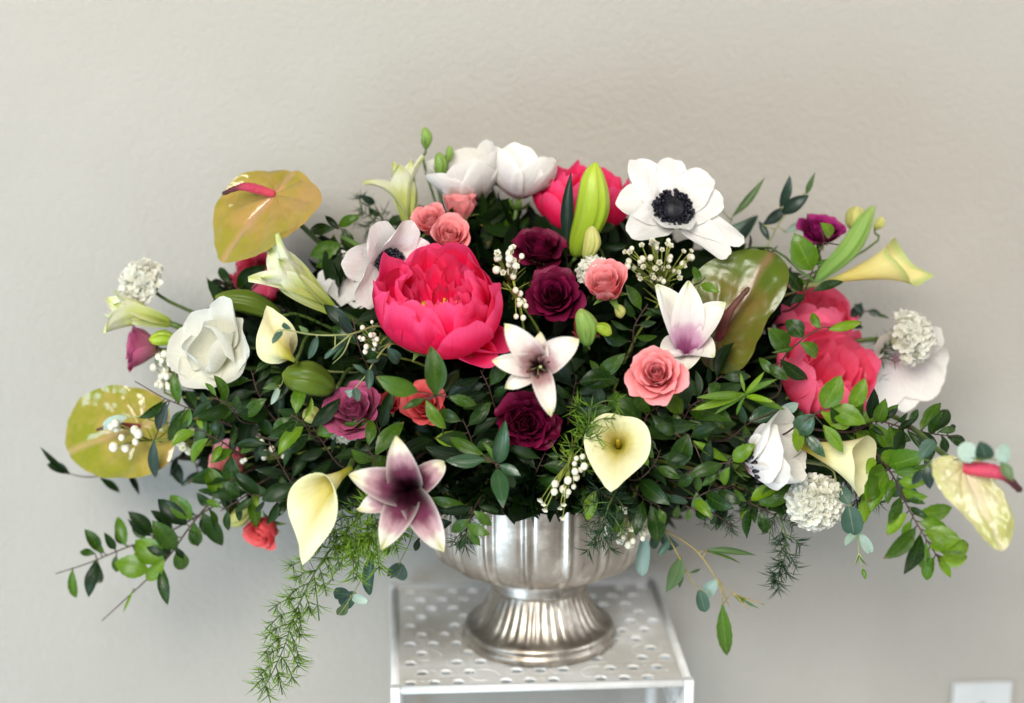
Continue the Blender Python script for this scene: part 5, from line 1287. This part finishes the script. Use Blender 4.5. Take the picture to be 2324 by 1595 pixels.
branch('leafy_branch', 'dark broad leaf beside the tall lime green bud', 'branch', [(1290, 640, -.02), (1285, 560, -.03), (1290, 480, -.03)],
       [(1286, 560, 1296, 388, .22, 'slate', 0), (1350, 530, 1400, 500, .6, 'dark'), (1360, 560, 1420, 560, .5, 'dark'), (1300, 580, 1370, 575, .45, 'dark'), (1290, 600, 1250, 630, .4, 'dark')], group=G)
branch('leafy_branch', 'dark upright leaves below the pair of top white anemones', 'branch', [(1140, 600, .0), (1140, 540, .02), (1150, 470, .03)],
       [(1130, 540, 1110, 470, .4, 'dark'), (1150, 530, 1180, 460, .45, 'dark'), (1145, 540, 1150, 460, .4, 'leaf'), (1120, 560, 1090, 500, .4, 'dark'), (1160, 540, 1205, 490, .4, 'dark'), (1150, 500, 1168, 445, .3, 'bright')], group=G)
branch('leafy_branch', 'pair of leaves on the large dark green anthurium behind the trumpet lily', 'branch', [(1570, 650, -.09), (1590, 640, -.12), (1600, 630, -.12)],
       [(1590, 645, 1632, 660, .5, 'bright'), (1590, 642, 1572, 600, .4, 'leaf'), (1565, 660, 1590, 690, .3, 'leaf')], group=G)
for lab, st, n, lp in (
        ('dark leafy branch under the white trumpet lily', [(1560, 960, -.10), (1600, 890, -.12), (1640, 850, -.12)], 9, 66),
        ('dark leafy branch between the mauve rose and the olive bud', [(780, 1060, -.08), (730, 1000, -.10), (690, 930, -.10)], 10, 62),
        ('dark leafy branch left of the large cream calla lily', [(690, 1120, -.08), (640, 1060, -.10), (610, 1000, -.10)], 10, 60),
        ('dark leafy branch below the large cream calla and the coral rose at the left', [(690, 1130, -.06), (620, 1130, -.08), (560, 1120, -.08)], 9, 58),
        ('dark leafy branch above the star lily', [(900, 1060, -.10), (870, 1000, -.13), (850, 950, -.13)], 9, 62),
        ('dark leafy branch below the burgundy carnation', [(1210, 1130, -.12), (1215, 1080, -.15), (1240, 1020, -.15)], 9, 60),
        ('dark leafy branch between the middle burgundy rose and the trumpet lily', [(1430, 800, -.08), (1440, 740, -.10), (1470, 690, -.10)], 9, 62),
        ('dark leafy branch right of the white cupped anemone', [(640, 960, -.06), (590, 900, -.08), (570, 840, -.08)], 9, 60),
        ('dark leafy branch under the half closed blush anemone', [(1620, 1100, -.08), (1680, 1110, -.11), (1740, 1130, -.12)], 10, 56),
        ('dark leafy branch above the white wax sprig over the urn', [(1430, 1100, -.12), (1460, 1130, -.15), (1500, 1150, -.16)], 9, 62),
        ('leafy branch below the viewer facing calla lily', [(1330, 1080, -.12), (1370, 1120, -.15), (1420, 1150, -.16)], 9, 54),
        ('dark leafy branch over the cream calla at the right', [(1880, 1010, -.08), (1940, 1070, -.11), (1990, 1080, -.11)], 9, 56),
        ('dark leafy branch left of the large hot pink peony', [(860, 860, -.07), (820, 800, -.10), (800, 720, -.10)], 9, 60),
        ('green leafy branch between the three upright leaves and the glossy spray', [(1080, 1060, -.12), (1070, 1000, -.15), (1050, 950, -.15)], 8, 60),
        ('green leafy branch right of the large cream calla lily', [(830, 1090, -.13), (850, 1050, -.16), (830, 1010, -.16)], 7, 58),
        ('green leafy branch just right of the coral pink rose', [(1540, 960, -.13), (1570, 920, -.16), (1610, 900, -.16)], 8, 60),
        ('green leafy branch below the coral pink rose', [(1450, 980, -.13), (1470, 940, -.16), (1500, 920, -.16)], 8, 60),
        ('green leafy branch between the dusky lily and the fern stem', [(1290, 960, -.13), (1300, 900, -.16), (1310, 850, -.16)], 8, 58),
        ('green leafy branch right under the viewer facing calla lily', [(1440, 1090, -.14), (1480, 1060, -.17), (1500, 1020, -.17)], 8, 60),
        ('green leafy branch left of the mauve rose near the centre left', [(720, 1000, -.10), (690, 960, -.14), (660, 940, -.14)], 8, 56),
        ('green leafy branch below the white cupped anemone', [(560, 960, -.08), (520, 920, -.11), (480, 900, -.11)], 8, 56),
        ('green leafy branch near the brown twig at the left', [(560, 1030, -.06), (500, 1000, -.09), (440, 970, -.09)], 8, 56),
        ('green leafy branch above the grey green spray right of the urn', [(1560, 1130, -.14), (1620, 1110, -.17), (1670, 1100, -.17)], 9, 58),
        ('green leafy branch between the wax sprig and the pincushion flower at the right', [(1680, 1130, -.13), (1720, 1150, -.15), (1760, 1170, -.15)], 8, 50),
        ('green leafy branch between the lower right pincushion flower and the drooping toothed branch', [(1930, 1040, -.13), (1970, 1080, -.16), (2000, 1120, -.17)], 9, 54),
        ('green leafy branch filling the gap under the coral rose at the lower left', [(600, 1090, -.05), (550, 1130, -.07), (500, 1160, -.07)], 9, 56),
        ('dark leafy branch behind the small dusky lily', [(1130, 940, -.10), (1110, 880, -.13), (1090, 840, -.13)], 9, 62)):
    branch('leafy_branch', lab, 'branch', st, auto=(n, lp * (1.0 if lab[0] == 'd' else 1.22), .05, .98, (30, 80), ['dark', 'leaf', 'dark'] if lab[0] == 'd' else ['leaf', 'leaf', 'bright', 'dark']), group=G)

# ---- asparagus fern
fern('long feathery fern frond trailing down at the lower left to the bottom edge', [(860, 1140, -.15), (780, 1210, -.19), (720, 1290, -.20), (670, 1390, -.20), (640, 1480, -.20), (585, 1590, -.20)], 1250, 36, 'fern', 30, 96)
fern('dense green fern tuft under the star lily petals', [(900, 1120, -.14), (870, 1170, -.18), (840, 1220, -.19), (790, 1260, -.19)], 800, 42, 'fern', 16, 90)
fern('dark needle fern hanging below the lower right pincushion flower', [(1740, 1120, -.12), (1770, 1170, -.15), (1784, 1230, -.16), (1775, 1285, -.16), (1752, 1335, -.16)], 420, 34, 'fern_dark', 12, 48)
fern('dark fern tips right of the lower right pincushion flower', [(1890, 1060, -.12), (1920, 1090, -.15), (1950, 1110, -.15), (1975, 1150, -.15)], 260, 34, 'fern_dark', 8, 60)
fern('fern tips beside the grey green leaf spray right of the urn', [(1600, 1140, -.12), (1630, 1170, -.14), (1665, 1195, -.14)], 130, 28, 'fern_dark', 5, 40)
fern('small dark fern tip left of the hanging needle fern', [(1700, 1110, -.12), (1700, 1140, -.14), (1690, 1175, -.14)], 120, 26, 'fern_dark', 5, 36)
fern('upright fern stem crossing the viewer facing calla lily', [(1325, 1080, -.16), (1330, 1000, -.19), (1345, 900, -.19)], 200, 40, 'fern', 9, 90)
fern('fern sprays hanging over the right half of the urn', [(1400, 1100, -.15), (1380, 1150, -.18), (1370, 1200, -.18), (1360, 1240, -.18)], 300, 36, 'fern_dark', 9, 70)
fern('fern sprays hanging over the left half of the urn', [(1070, 1140, -.12), (1060, 1190, -.16), (1055, 1240, -.16)], 180, 34, 'fern_dark', 7, 56)
fern('wispy fern behind the top left coral roses', [(900, 560, .04), (850, 500, .05), (810, 470, .05)], 160, 32, 'fern_dark', 7, 60)
fern('pale fern tips beside the far right pincushion flower', [(1960, 860, -.02), (2000, 800, -.04), (2030, 770, -.04)], 130, 28, 'fern_dark', 6, 56)
fern('fern spray in the leaves above the right cream calla', [(1930, 1020, -.10), (1975, 1000, -.13), (2040, 1030, -.13)], 160, 34, 'fern', 7, 60)
